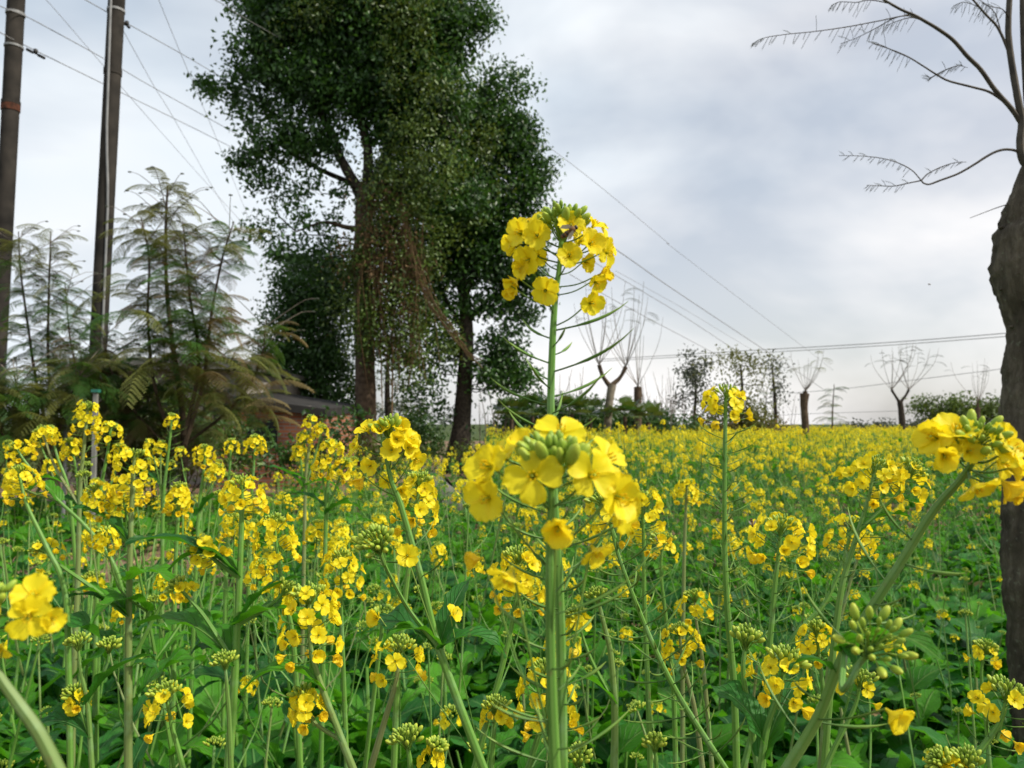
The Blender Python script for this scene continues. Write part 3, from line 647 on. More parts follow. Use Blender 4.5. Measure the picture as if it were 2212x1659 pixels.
# ================================================================ building, poles, wires
simple('roof_dark', (.014, .013, .013), (.04, .038, .036), 3, .9, .2, .5, .03, detail=7)
def building():
    d = 17.5; k = d / FPX; X = lambda x: (x - CXV) * k; Zz = lambda y: at(1106, y, d).z
    r = thing('farm_building', 'flat roofed brick and plaster building hidden behind the feathery trees', 'building', (X(400), d + 2, 0))
    mb = MB(); x0, x1, z1 = X(130), X(524), Zz(800)
    box(mb, ((x0 + x1) / 2, d + 2.5, z1 / 2), (x1 - x0, 5, z1), 'plaster'); part('wall', mb, r, False)
    mb = MB(); box(mb, ((X(120) + X(541)) / 2, d + 2.45, z1 + .07), (X(541) - X(120), 5.6, .13), 'roof_concrete')
    box(mb, ((X(130) + X(500)) / 2, d + 2.6, z1 + .22), (X(500) - X(130), 4.6, .17), 'roof_concrete'); part('roof', mb, r, False)
    for a, w in ((200, 70), (330, 70), (440, 60)):
        m2 = MB(); box(m2, (X(a + w / 2), d - .01, 1.6), (w * k, .05, 1.1), 'window_dark'); wn_ = part('window', m2, r, False)
        m3 = MB()
        for q in range(4): box(m3, (X(a + w * (q + .5) / 4), d - .05, 1.6), (.035, .03, 1.1), 'bark_pale')
        obj_ = m3.fin(); me = obj_.mesh('window_bars', False, np.array(r.location)); o = obj('window_bars', me, wn_)
    # lower annex with brick wall
    d2 = 16.6; k2 = d2 / FPX; X2 = lambda x: (x - CXV) * k2; Z2 = lambda y: at(1106, y, d2).z
    r2 = thing('brick_annex', 'low red brick shed with a dark sloping roof beside the taller building', 'building', (X2(640), d2 + 1.5, 0))
    a, b_ = X2(470), X2(706); zt = Z2(890)
    mb = MB(); box(mb, ((a + b_) / 2, d2 + 1.6, zt / 2), (b_ - a, 3.2, zt), 'brick'); part('wall', mb, r2, False)
    mb = MB(); V = [[a - .1, d2 - .25, Z2(846) - .04], [b_ + .05, d2 - .25, Z2(880) - .04], [b_ + .05, d2 + 3.4, Z2(868)], [a - .1, d2 + 3.4, Z2(826)]]
    V += [[p[0], p[1], p[2] - .16] for p in V]
    mb.faces(V, [(0, 1, 2, 3), (7, 6, 5, 4), (0, 4, 5, 1), (1, 5, 6, 2), (2, 6, 7, 3), (3, 7, 4, 0)], 'roof_dark'); part('roof', mb, r2, False)
    mb = MB(); box(mb, ((X2(600) + X2(672)) / 2, d2 - .05, Z2(884)), (X2(672) - X2(600), .14, .13), 'plaster'); part('lintel', mb, r2, False)
    mb = MB(); box(mb, ((X2(535) + X2(600)) / 2, d2 - .012, Z2(935)), (X2(600) - X2(535), .05, .62), 'window_dark'); part('doorway', mb, r2, False)
    r3 = thing('stone', 'grey weathered boulder half hidden among the flowers left of the second trunk', 'stone', tuple(at(937, 990, 11.0)))
    mb = MB(); c = np.array(at(935, 1000, 11.0)); c[2] = .30
    sphere(mb, c, (.45, .35, .42), 'stone', 14, 9); t = mb.fin(); t.V += nr.normal(0, .02, t.V.shape) + .05 * np.sin(t.V * 9)
    part('boulder', t, r3)
building()
def pole(label, x0, y0, x1, y1, d, r0, r1, conduit=False, bands=()):
    k = d / FPX; p0 = np.array(at(x0, y0, d)); p1 = np.array(at(x1, y1, d)); dr = p1 - p0
    f = (0 - p0[2]) / dr[2]; base = p0 + dr * f; top = p0 - dr * .42
    r = thing('utility_pole', label, 'utility pole', tuple(base), 'concrete utility poles')
    P = np.linspace(base - [0, 0, .05], top, 60); mb = MB(); tube(mb, P, np.linspace(r1, r0, 60), 20, 'pole_concrete', 0); part('shaft', mb, r)
    pt = lambda y: p0 + dr * (y - y0) / (y1 - y0)
    rad = lambda y: r0 + (r1 - r0) * np.clip((y - y0) / (y1 - y0), -1, 1) * .8
    for y, h, mt, nm in bands:
        c = pt(y); u = dr / np.linalg.norm(dr); mb = MB(); tube(mb, [c - u * h, c + u * h], rad(y) + .012, 20, mt, 0); part(nm, mb, r)
    if conduit:
        mb = MB(); off = lambda y: np.interp(y, [-400, 0, 300, 430, 900], [-.02, -.02, .03, .10, .13])
        Q = [pt(y) + [off(y), -math.sqrt(max(.002, (rad(y) + .02) ** 2 - off(y) ** 2)), 0] for y in range(-320, 900, 60)]
        tube(mb, Q, .022, 8, 'conduit', 0); part('conduit', mb, r)
    return pt, rad
pt1, rd1 = pole('thick concrete pole at the left edge with a rusty orange mark and two steel bands', 35, 0, 2, 640, 13.5, .142, .125, False,
     [(31, .02, 'metal_band', 'steel_band'), (103, .018, 'metal_band', 'steel_band'), (236, .055, 'rust_mark', 'rusty_mark'), (225, .03, 'pole_concrete', 'joint_collar')])
pt2, rd2 = pole('dark concrete pole with a pale conduit strapped up its front', 252, 0, 217, 660, 13.8, .14, .142, True,
     [(24, .02, 'metal_band', 'steel_band'), (158, .05, 'pole_concrete', 'joint_collar')])
wires = [
 ('cable sagging from the upper band of the edge pole into the crown', [(-40, -8, 12.6), (0, 13, 13), (53, 34, 13.5), (103, 60, 14), (227, 128, 15.5), (333, 190, 17.5), (507, 287, 22.5), (700, 396, 27)], .013),
 ('lower cable running down from the edge pole, carrying a black clamp', [(-40, 48, 12.7), (0, 70, 13), (50, 96, 13.6), (225, 182, 15.5), (262, 200, 16), (500, 318, 22), (700, 425, 27)], .013),
 ('cable leaving the steel band of the conduit pole toward the tree', [(150, -18, 12.5), (185, 0, 13), (233, 27, 13.8), (270, 48, 14.4), (390, 115, 17), (450, 150, 19), (620, 250, 24)], .013),
 ('thin wire crossing steeply behind the conduit pole', [(60, -48, 16), (100, 0, 17), (120, 22, 17.5), (200, 115, 19), (250, 172, 20), (290, 220, 21), (450, 400, 26), (545, 506, 29), (640, 620, 32)], .010),
 ('thin wire dropping from the right side of the conduit pole', [(235, 10, 13.8), (270, 73, 15), (335, 190, 18), (375, 255, 20), (480, 440, 26), (530, 522, 29), (620, 680, 35)], .009),
 ('thin wire falling from above to the left fringe of the tallest tree', [(310, -80, 15), (343, 0, 16), (390, 115, 18), (430, 210, 20), (470, 305, 23), (545, 490, 29), (600, 620, 33)], .009),
 ('twisted cable entering the crown at the top edge', [(420, -30, 15), (465, 0, 16), (480, 8, 16.3), (510, 28, 17), (600, 80, 19)], .012),
 ('highest thin wire slanting down behind the tall flower stalk', [(1050, 225, 23), (1157, 297, 25), (1284, 393, 29), (1437, 520, 34), (1475, 552, 36), (1735, 749, 50), (1800, 800, 55)], .014),
 ('heavier pale cable slanting down to the stubby topped tree', [(1080, 370, 22), (1181, 437, 24), (1351, 553, 29), (1475, 639, 34), (1721, 802, 50), (1780, 842, 55)], .026),
 ('pale cable below the heavier one, right of the tall flower stalk', [(1250, 545, 26), (1350, 607, 29), (1475, 682, 34), (1588, 756, 42), (1700, 826, 50)], .018),
 ('lowest pale cable slanting behind the pollarded trunk', [(1230, 592, 26), (1330, 650, 29), (1475, 727, 34), (1520, 751, 37), (1650, 820, 46)], .018),
 ('faint wire between the two pale cables', [(1330, 585, 30), (1475, 666, 36), (1608, 746, 44), (1720, 810, 52)], .012),
 ('pair of distant cables crossing nearly level to the right trunk, upper', [(1300, 776, 70), (1475, 766, 66), (1621, 757, 62), (1900, 741, 55), (2182, 719, 48), (2300, 708, 45)], .045),
 ('pair of distant cables crossing nearly level to the right trunk, lower', [(1300, 780, 71), (1475, 771, 67), (1621, 763, 63), (1900, 747, 56), (2182, 726, 49), (2300, 716, 46)], .040),
 ('distant cable rising gently above the far hedge', [(1700, 850, 70), (1828, 839, 66), (1980, 820, 60), (2178, 795, 54), (2300, 778, 50)], .035),
 ('faint distant wire low over the yellow field', [(1500, 910, 80), (1700, 896, 74), (1900, 889, 70), (2178, 880, 64)], .03)]
for lab, P_, rr in wires:
    mb = MB(); tube(mb, smooth_path([np.array(at(*p)) for p in P_], 60), rr * .62, 5, 'wire', 0, False)
    single('power_line', mb, tuple(at(*P_[0])), lab, 'cable', 'overhead cables')
def clamp(label, a, b_, d, n=2):
    r = thing('cable_clamp', label, 'cable clamp', tuple(at(*a, d))); A, B = np.array(at(*a, d)), np.array(at(*b_, d))
    for i in range(n):
        f0, f1 = (0, .38) if i == 0 else (.62, 1); mb = MB(); tube(mb, [A + (B - A) * f0, A + (B - A) * (f0 + .02), A + (B - A) * (f1 - .02), A + (B - A) * f1], [.012, .026, .026, .012], 8, 'insulator'); part('sleeve', mb, r)
    mb = MB(); m_ = (A + B) / 2; tube(mb, [A + (B - A) * .3, A + (B - A) * .7], .012, 6, 'insulator'); box(mb, m_ + [0, 0, .04], (.05, .05, .08), 'insulator'); part('body', mb, r)
clamp('black vibration damper hung under the lower cable beside the edge pole', (57, 106), (97, 126), 13.7)
clamp('short black clamp just right of the conduit pole', (268, 50), (280, 60), 14.2, 2)
r = thing('marker_post', 'white post with a green cap under the feathery trees', 'post', tuple(np.array(at(207, 845, 9.2)) * [1, 1, 0]))
mb = MB(); p = np.array(at(207, 850, 9.2)); box(mb, (p[0], p[1], p[2] / 2), (.045, .04, p[2]), 'white_paint'); part('post', mb, r, False)
mb = MB(); box(mb, (p[0], p[1], p[2] + .03), (.08, .07, .035), 'green_paint'); part('cap', mb, r, False)
r = thing('marker_post', 'thin blue-grey pipe standing in the dark thicket on the left', 'post', tuple(np.array(at(143, 900, 9.6)) * [1, 1, 0]))
mb = MB(); p = np.array(at(143, 898, 9.6)); tube(mb, [[p[0], p[1], 0], p], .022, 10, 'conduit'); part('pipe', mb, r)

# ================================================================ trees along the far field edge
def whips(mb, o, n, spread, h, g, r0=.018, curve=.5, mat='twig', leafmb=None):
    tips = []
    for i in range(n):
        a = g.uniform(0, 6.28); s = spread * math.sqrt((i + .5) / n) * g.uniform(.8, 1.1); hh = h * g.uniform(.65, 1.05); D = np.array([math.cos(a), math.sin(a), 0])
        P = smooth_path([o, o + D * s * .45 + [0, 0, hh * .3], o + D * s * (.8 + .1 * curve) + [0, 0, hh * .65], o + D * s + [0, 0, hh]], 10)
        tube(mb, P, [r0, r0 * .35], 4, mat, 0, False); tips.append(P)
    return tips
def pollard(label, pts, d, r, arms, nwh, spread, h, seed, frond=0, mat='bark_pale', wr=.013, src='grey_leaf'):
    g = np.random.default_rng(seed); t = thing('pollarded_tree', label, 'tree', footing(pts[0][0], d), 'pollarded trees on the far side')
    tb, cb = MB(), MB(); P = limb(tb, pts, d, r, mat, 10, .05, 14); tips = []
    for A in arms:
        Q = limb(tb, A, d, [r[-1] * .62, r[-1] * .42, r[-1] * .5], mat if mat != 'bark_pale' else 'bark_brown', 8, .08, 6); tips += whips(cb, Q[-1], nwh, spread, h, g, wr)
    part('trunk', tb, t); part('shoots', cb, t)
    if frond:
        fb = MB()
        for P_ in tips:
            for q in range(frond):
                f = g.uniform(.7, 1); put_frond(fb, P_[int(f * 9)], g.uniform(0, 6.28), g.uniform(.3, .7), src, g, g.uniform(-.2, .4), FRG)
        part('leaves', fb, t)
    return t
pollard('pale pollarded trunk with two knuckles and tall bare shoots, right of the tall stalk', [(1312, 1000), (1312, 930), (1316, 870), (1322, 830)], 25, [.15, .125, .125, .135],
        [[(1318, 835), (1302, 812), (1294, 788)], [(1322, 832), (1340, 815), (1352, 792)]], 9, 1.0, 2.6, 41, 1)
pollard('short dark cut trunk with wispy shoots standing behind the pale pollard', [(1378, 1000), (1378, 900), (1378, 836)], 28, [.15, .14, .14], [[(1378, 850), (1378, 840), (1378, 834)]], 8, 1.6, 2.4, 42, 0, 'bark_brown')
pollard('dark stubby trunk with a tuft of thin shoots leaning right, beside the field', [(1740, 1000), (1740, 930), (1737, 880), (1738, 850)], 22, [.11, .10, .10, .13], [[(1738, 862), (1739, 853), (1740, 845)]], 9, .55, 1.1, 43, 1, 'bark_brown', .009, 'fern_olive')
pollard('forked pollard with a wide fan of shoots and leafy tips, far right', [(1950, 960), (1948, 900), (1944, 868)], 35, [.16, .13, .12], [[(1944, 870), (1932, 852), (1926, 842)], [(1944, 870), (1956, 855), (1963, 842)]], 8, 1.25, 2.1, 44, 2, 'bark_dark', .013)
pollard('faint far pollard poking up behind the right hedge', [(2112, 940), (2112, 880)], 44, [.14, .12], [[(2112, 890), (2112, 880), (2112, 870)]], 10, 1.7, 2.3, 45, 1, 'bark_brown', .013)
def small_tree(name, label, x, d, blobs, lmat, seed, nper=40, lf=.10, trunkpts=None, group='small trees at the far field edge', csp=.6, clump=.35):
    g = np.random.default_rng(seed); r = thing(name, label, 'tree' if 'tree' in name else 'shrub', footing(x, d), group); tb, cb = MB(), MB()
    P = limb(tb, trunkpts or ([(x, 960), (x, 915), (x + 2, 885)] if name == 'hedge_tree' else None) or [(x, 960), (x, 900), (x + 3, 840), (x, 790)], d, [.10, .08, .03], 'bark_dark', 6, .06)
    cs = crown(cb, blobs, d, leafq(lf * .62, lf * 1.1, lmat), nper * 2.2, g, clump, csp * .85); twigs_to(tb, cs, P, g, .6, .02, 'bark_dark')
    part('trunk', tb, r); part('crown', cb, r)
small_tree('small_tree', 'dark narrow tree with ragged top behind the yellow field', 1500, 40, [(1505, 770, 22, 24, .6), (1495, 800, 40, 26, .6), (1515, 830, 34, 40, .55), (1490, 870, 34, 40, .5)], 'grey_leaf', 51, 40, .16, csp=.7)
small_tree('small_tree', 'wide airy olive tree directly behind the second tall flower stalk', 1600, 32, [(1590, 780, 45, 18, .5), (1620, 800, 50, 24, .5), (1600, 840, 60, 26, .6), (1590, 890, 60, 40, 1), (1650, 905, 50, 30, .9), (1560, 900, 40, 30, .9)], 'fern_olive', 52, 40, .13)
small_tree('small_tree', 'thin grey half bare tree left of the dark stubby trunk', 1675, 36, [(1670, 800, 12, 30, .4), (1680, 830, 26, 30, .5), (1675, 860, 24, 30, .4)], 'grey_leaf', 53, 26, .12, [(1675, 960), (1675, 890), (1672, 840), (1668, 785)])
for i, (lab, x, h0, d) in enumerate((('low feathery tree right of the dark stubby trunk', 1800, 830, 33), ('tiny feathery tree just left of the dark stubby trunk', 1655, 840, 38))):
    g = np.random.default_rng(60 + i); r = thing('feathery_tree', lab, 'tree', footing(x, d), 'feathery trees at the far field edge'); tb, cb = MB(), MB()
    P = limb(tb, [(x, 960), (x - 2, 900), (x + 2, h0)], d, [.05, .015], 'bark_brown', 5, .05, 12)
    for q in range(46):
        f = g.uniform(.25, 1); put_frond(cb, P[int(f * 11)], q * 2.4, g.uniform(.6, 1.15) * (1.1 - .5 * f), ['fern_green', 'fern_olive', 'grey_leaf'][q % 3], g, g.uniform(-.1, .4), FRG)
    part('trunk', tb, r); part('fronds', cb, r)
small_tree('hedge_tree', 'broad grey-green hedge tree, left half of the far right hedge', 2020, 46, [(2000, 882, 34, 24, 1.2), (2050, 880, 50, 26, 1.2), (2030, 905, 60, 22, .9)], 'camphor_olive', 71, 50, .17, csp=.75)
small_tree('hedge_tree', 'broad grey-green hedge tree touching the right trunk', 2130, 45, [(2100, 884, 44, 28, 1.2), (2150, 884, 50, 28, 1.2), (2130, 905, 60, 22, .9)], 'camphor_olive', 72, 50, .17, csp=.75)
small_tree('shrub', 'low distant shrub at the foot of the forked pollard', 1900, 52, [(1905, 918, 45, 12, 1), (1860, 924, 35, 9, 1), (1975, 918, 40, 12, 1)], 'grey_leaf', 73, 40, .2, [(1900, 940), (1900, 920)], csp=.8)
# fan-leaved palms and bushes between the second trunk and the field
def fan_palm(label, x, y, d, seed, n=16, s=.75):
    g = np.random.default_rng(seed); r = thing('fan_palm', label, 'palm', footing(x, d), 'fan palms at the field edge'); tb, cb = MB(), MB()
    o = np.array(at(x, y, d)); tube(tb, [np.array(footing(x, d)), o], [.08, .06], 7, 'bark_brown', 0, True, .1)
    for i in range(n):
        az = i * 2.4; el = g.uniform(.0, 1.2); D = np.array([math.cos(az) * math.cos(el), math.sin(az) * math.cos(el), math.sin(el)]); c = o + D * s * .6
        tube(cb, [o, c], .008, 3, 'camphor_olive', .6, False); X = np.cross(D, [0, 0, 1.0]); X /= np.linalg.norm(X) + 1e-9; Y = np.cross(X, D); V, F = [], []
        for q in range(17):
            a = (q - 8) * .17; dd = D * math.cos(a) + X * math.sin(a); l_ = s * .55 * (1 - .02 * abs(q - 8)); e = c + dd * l_ - [0, 0, .12 * s * g.random()]; m_ = c + dd * l_ * .6; w_ = Y * .0 + np.cross(dd, Y) * .02
            k = len(V); V += [c, m_ + w_, e, m_ - w_]; F.append((k, k + 1, k + 2, k + 3))
        cb.faces(V, F, 'camphor_olive' if i % 3 else 'camphor', np.tile([.5, .5, g.random()], (len(V), 1)))
    part('trunk', tb, r); part('fronds', cb, r)
for i, (x, y, l_) in enumerate(((1105, 905, 'nearest the second trunk, in front of the dark bushes'), (1150, 900, 'just left of the tall flower stalk'), (1235, 895, 'just right of the tall flower stalk'), (1275, 905, 'left of the pale pollard foot'), (1350, 900, 'between the pale pollard and the cut trunk'), (1400, 912, 'right of the cut trunk'))):
    fan_palm('bushy fan palm ' + l_, x, y, 23.5 + i * .4, 80 + i)
for lab, bl, x, d, sd_ in (('dark dense bush mass behind the palms left of the pale pollard', [(1110, 915, 50, 40, 1), (1180, 900, 70, 36, 1), (1250, 905, 60, 40, 1)], 1180, 27, 91),
                        ('dark dense bush behind the short cut trunk', [(1340, 910, 50, 32, 1), (1410, 912, 60, 28, 1), (1470, 925, 50, 16, 1)], 1380, 30, 92),
                        ('low brown brush between the dark ragged tree and the field', [(1560, 925, 80, 18, .9), (1660, 928, 60, 14, .9)], 1600, 34, 93)):
    small_tree('shrub', lab, x, d, bl, 'camphor' if sd_ != 93 else 'vine_dry', sd_, 46, .13, [(x, 960), (x, 915)], csp=.42, clump=.3)
for i, (x, d, n, h, l_) in enumerate(((1070, 24, 9, 2.6, 'beside the foot of the second tree'), (1230, 27, 12, 3.0, 'behind the tall flower stalk'), (1285, 30, 8, 2.6, 'left of the pale pollard'), (1420, 30, 18, 3.2, 'right of the cut trunk'), (1460, 32, 14, 3.0, 'left of the dark ragged tree'), (1545, 36, 8, 2.4, 'between the ragged and the airy tree'), (1695, 36, 8, 2.5, 'near the thin grey tree'))):
    g = np.random.default_rng(100 + i); r = thing('bare_sapling', 'leafless sapling clump of thin upright shoots ' + l_, 'sapling', footing(x, d), 'bare saplings at the field edge'); mb = MB()
    for q in range(n):
        o = np.array(footing(x + g.uniform(-35, 35), d + g.uniform(-.6, .6))); hh = h * g.uniform(.7, 1.15)
        P = smooth_path([o, o + [g.uniform(-.12, .12), 0, hh * .5], o + [g.uniform(-.3, .3), 0, hh]], 8); tube(mb, P, [.022, .006], 4, 'twig', 0, False)
        for w in range(4):
            f = g.uniform(.3, .9); s = P[int(f * 7)]; tube(mb, [s, s + [g.uniform(-.3, .3), g.uniform(-.2, .2), g.uniform(.2, .5)]], [.008, .003], 3, 'twig', 0, False)
    part('shoots', mb, r)
small_tree('far_tree_line', 'bluish far tree line glimpsed through the gap between the trunks', 870, 130, [(860, 888, 60, 12, 1), (950, 895, 60, 10, 1), (780, 895, 60, 12, 1)], 'grey_leaf', 95, 60, .5, [(870, 925), (870, 900)], csp=1.6, clump=1.0, group=None)

# ================================================================ near tree at the right edge
def near_tree():
    d = 2.6; k = d / FPX; g = np.random.default_rng(120)
    r = thing('pollarded_tree', 'near rough barked pollard at the right edge with thin drooping branches overhead', 'tree', tuple(np.array(at(2262, 915, d)) * [1, 1, 0]))
    E = [(2222, 330), (2214, 350), (2208, 362), (2196, 395), (2184, 430), (2178, 443), (2172, 470), (2171, 487), (2158, 495), (2157, 520), (2158, 545), (2153, 572), (2156, 600), (2161, 622), (2170, 650), (2178, 679), (2184, 706), (2183, 746), (2179, 779), (2177, 832), (2175, 882), (2171, 929), (2174, 1000), (2178, 1080), (2177, 1173), (2177, 1276), (2186, 1340), (2191, 1440), (2198, 1606), (2196, 1800), (2180, 1990)]
    E = np.array(E, float); ys = np.arange(330, 1992, 8.0); xe = np.interp(ys, E[:, 1], E[:, 0]); xc = np.interp(ys, [330, 450, 700, 2000], [2232, 2246, 2256, 2262])
    n, kk = len(ys), 40; a = np.linspace(0, 2 * math.pi, kk + 1); G = np.zeros((n, kk + 1, 3)); UV = np.zeros((n, kk + 1, 2)); bn = nr.normal(0, 1, (n, kk + 1)); bn[:, -1] = bn[:, 0]
    for i in range(n):
        c = np.array(at(xc[i], ys[i], d)); R = (xc[i] - xe[i]) * k
        rr = R * (1 + .035 * np.sin(a * 5 + ys[i] * .02) * (1 - np.abs(np.cos(a)) ** 4) + .018 * bn[i] + .02 * np.sin(a * 3 + ys[i] * .06))
        G[i] = c + np.stack([np.cos(a + math.pi) * rr, np.sin(a + math.pi) * rr, 0 * a], -1); UV[i, :, 0] = a / 6.28; UV[i, :, 1] = i / n
    mb = MB(); mb.grid(G[::-1], UV, 'bark_near'); mb.faces(G[0, :-1], [list(range(kk))[::-1]], 'bark_near')
    for x, y in ((2160, 492), (2155, 560), (2161, 625), (2183, 706), (2176, 880), (2171, 930)):
        p = np.array(at(x, y, d)); sphere(mb, p + [.004, 0, 0], (.008, .012, .006), 'bark_near', 7, 5)
    part('trunk', mb, r)
    def br(pts, r0, r1, mat='bark_twig', dd=0, lab=None):
        P = smooth_path([np.array(at(x, y, d + dd + (q[0] if q else 0))) for x, y, *q in pts], max(10, 6 * len(pts))); m2 = MB(); tube(m2, P, [r0 * k, r1 * k], 8, mat, 0, True, .03); return P, part('branch', m2, r, label=lab)
    br([(2232, 380), (2208, 340), (2204, 300), (2207, 262), (2196, 200), (2183, 120), (2178, 60), (2182, -20), (2190, -90)], 9, 5.5)
    br([(2240, 350), (2222, 250), (2212, 100), (2208, -60)], 8, 6)
    B, bo = br([(2206, 266), (2185, 235), (2150, 195), (2118, 150), (2090, 122), (2058, 86), (2025, 62), (2000, 47), (1975, 33), (1945, 20), (1905, -3), (1860, -30)], 5.5, 2.2)
    Cc, co = br([(2180, 228), (2140, 200), (2100, 188), (2050, 175), (2023, 161), (1990, 140), (1960, 122), (1925, 107), (1885, 94)], 3.0, .8)
    D, do_ = br([(2190, 145), (2170, 90), (2152, 55), (2130, 32), (2098, -5)], 3.2, 2)
    Ee, eo = br([(2206, 333), (2192, 325), (2170, 323), (2148, 329), (2125, 342), (2105, 355), (2070, 375), (2030, 390), (2008, 398), (1996, 396), (1990, 390)], 3.2, 1.6)
    br([(2178, 441), (2150, 450), (2095, 471)], 1.2, .6)
    FRH = droop_frond
    def fr(par, pts, n0, L_, sd_, side=1):
        P = smooth_path([np.array(at(x, y, d + z)) for x, y, z in pts], 40); m2 = MB(); tube(m2, P, [.0022, .0009], 4, 'bark_twig', .3, False)
        for j in range(n0):
            f = .25 + .75 * j / n0; q = P[int(f * 39)]; sgn = -1 if j % 2 else 1
            ll = L_ * g.uniform(.5, 1.1) * math.sin(math.pi * (.25 + .6 * f)); D_ = np.array([g.uniform(-.25, .05), sgn * .35, -.9 if g.random() < .8 else .4]); D_ /= np.linalg.norm(D_)
            Q = smooth_path([q, q + D_ * ll * .5 + [-.006, 0, .003], q + D_ * ll + [-.014, 0, 0]], 6); tube(m2, Q, .0007, 3, 'near_leaf', .3, False)
            s_ = ll / 14; V, F = [], []
            for z_ in range(12):
                c = Q[0] + (Q[-1] - Q[0]) * (z_ + 1) / 12.5; dv = (Q[-1] - Q[0]) / ll; sd2 = np.array([.5, .85, 0]) * (1 if z_ % 2 else -1); k_ = len(V)
                tip = c + sd2 * .006 + dv * .009; V += [c, c + dv * s_ * 1.0 + sd2 * .004, tip, c + sd2 * .0018]; F.append((k_, k_ + 1, k_ + 2, k_ + 3))
            m2.faces(V, F, 'near_leaf', np.tile([.5, .5, g.random()], (len(V), 1)))
        o = m2.fin(); me = o.mesh('frond', True, np.array(r.location)); obj('frond', me, par)
    fr(bo, [(1999, 47, 0), (1960, 34, -.02), (1900, 45, -.05), (1830, 58, -.08), (1760, 68, -.1), (1700, 74, -.1), (1650, 82, -.1), (1624, 95, -.1)], 26, .05, 1)
    fr(bo, [(1970, 30, 0), (1930, 40, .05), (1890, 62, .08), (1850, 82, .1), (1815, 95, .1)], 20, .06, 2)
    fr(bo, [(1925, 8, 0), (1880, 0, .02), (1850, 5, .03), (1815, 4, .03), (1795, 12, .03)], 16, .055, 3)
    fr(bo, [(2000, 47, 0), (1970, 38, .08), (1940, 45, .12), (1915, 55, .14)], 14, .055, 3)
    fr(co, [(1990, 140, 0), (1965, 125, 0), (1930, 110, 0), (1905, 98, 0), (1882, 93, 0)], 16, .05, 4)
    fr(co, [(2023, 161, 0), (2045, 150, 0), (2070, 142, .0), (2090, 146, .02)], 12, .028, 5)
    fr(co, [(2023, 161, 0), (2012, 168, 0), (2004, 175, 0)], 5, .02, 5)
    fr(eo, [(1990, 390, 0), (1970, 368, 0), (1940, 352, 0), (1905, 342, 0), (1860, 337, 0), (1812, 336, 0)], 18, .026, 6)
    fr(eo, [(1990, 390, 0), (1960, 396, 0), (1930, 402, 0), (1895, 401, 0), (1872, 400, 0)], 14, .028, 7)
    fr(eo, [(1990, 390, 0), (2005, 375, 0), (2035, 360, 0), (2065, 351, 0), (2088, 350, 0)], 12, .02, 8)
    fr(do_, [(2150, 52, 0), (2120, 20, 0), (2085, 5, 0), (2060, 12, 0)], 16, .06, 9)
    fr(do_, [(2165, 80, 0), (2150, 30, .05), (2130, 10, .05), (2110, -5, .05)], 16, .06, 9)
    fr(do_, [(2180, 40, 0), (2165, 20, -.05), (2140, 14, -.1), (2120, 5, -.1)], 14, .06, 9)
droop_frond = None
simple('near_leaf', (.03, .035, .02), (.08, .085, .045), 30, .7, .2, trans=.2, tcol=(.12, .13, .06), byattr=True)
simple('bark_twig', (.04, .034, .028), (.085, .072, .056), 30, .7, .25, .5, .002)
m = mat_new('bark_near'); b = NB(m); g_ = b.n('ShaderNodeTexCoord').outputs['Object']
sc_ = b.n('ShaderNodeMapping', {0: g_, 'Scale': (30, 30, 9)}).outputs[0]
f1 = b.noise(1.0, 8, sc_, .65); f2 = b.noise(4.0, 5, g_); f3 = b.noise(60, 3, g_)
f = b.math('ADD', b.math('MULTIPLY', f1, .6), b.math('MULTIPLY', f2, .4))
col = b.ramp(f, [(.32, (.022, .018, .014)), (.52, (.080, .066, .048)), (.72, (.19, .16, .12))]); col = b.mix(b.ramp(f3, [(.62, (0,)*3), (.72, (.6,)*3)]), col, (.16, .17, .12))
b.finish(col, .92, .15, bump=f1, bs=1.0, bd=.012)
near_tree()

# ================================================================ foreground rapeseed plants, one by one
gh = random.Random(77)
def stem_frame(P): d = P[-1] - P[-4]; return d / np.linalg.norm(d)
def add_head(root, o, dirv, kind, g, hero, spec):
    """flower head as a part of the plant; flowers and buds are its sub-parts"""
    Rm = frame(dirv, spin=g.uniform(0, 6)); loc = np.array(root.location); lod = 0 if hero else 1
    nfl, R, depth, nb, bw = spec; fl, bu = head_layout(g, nfl, R, depth, nb, bw)
    mb = MB(); tube(mb, [[0, 0, -depth - .012], [0, 0, -depth * .5], [0, 0, .002]], [.0019, .0015, .0008], 6, 'stem', .1, cap=False)
    for M_, k, i, pp in fl: tube(mb, pp, .00055, 4, 'pod', .2, cap=False)
    if nfl == 0 or True:
        pass
    h = obj('flower_head', mb.fin().mesh('flower_head'), root, M4(Rm, o - loc))
    for M_, k, i, pp in fl: obj('flower', cm(('F', k, i, lod), FL[(k, lod)][i], 'flower'), h, M_)
    if bu:
        m2 = MB()
        for M_, z, pp in bu: m2.add(BUD[lod], M_, z); tube(m2, pp, .00045, 3, 'bud', .1, cap=False)
        obj('bud_cluster', m2.fin().mesh('bud_cluster'), h)
    return h
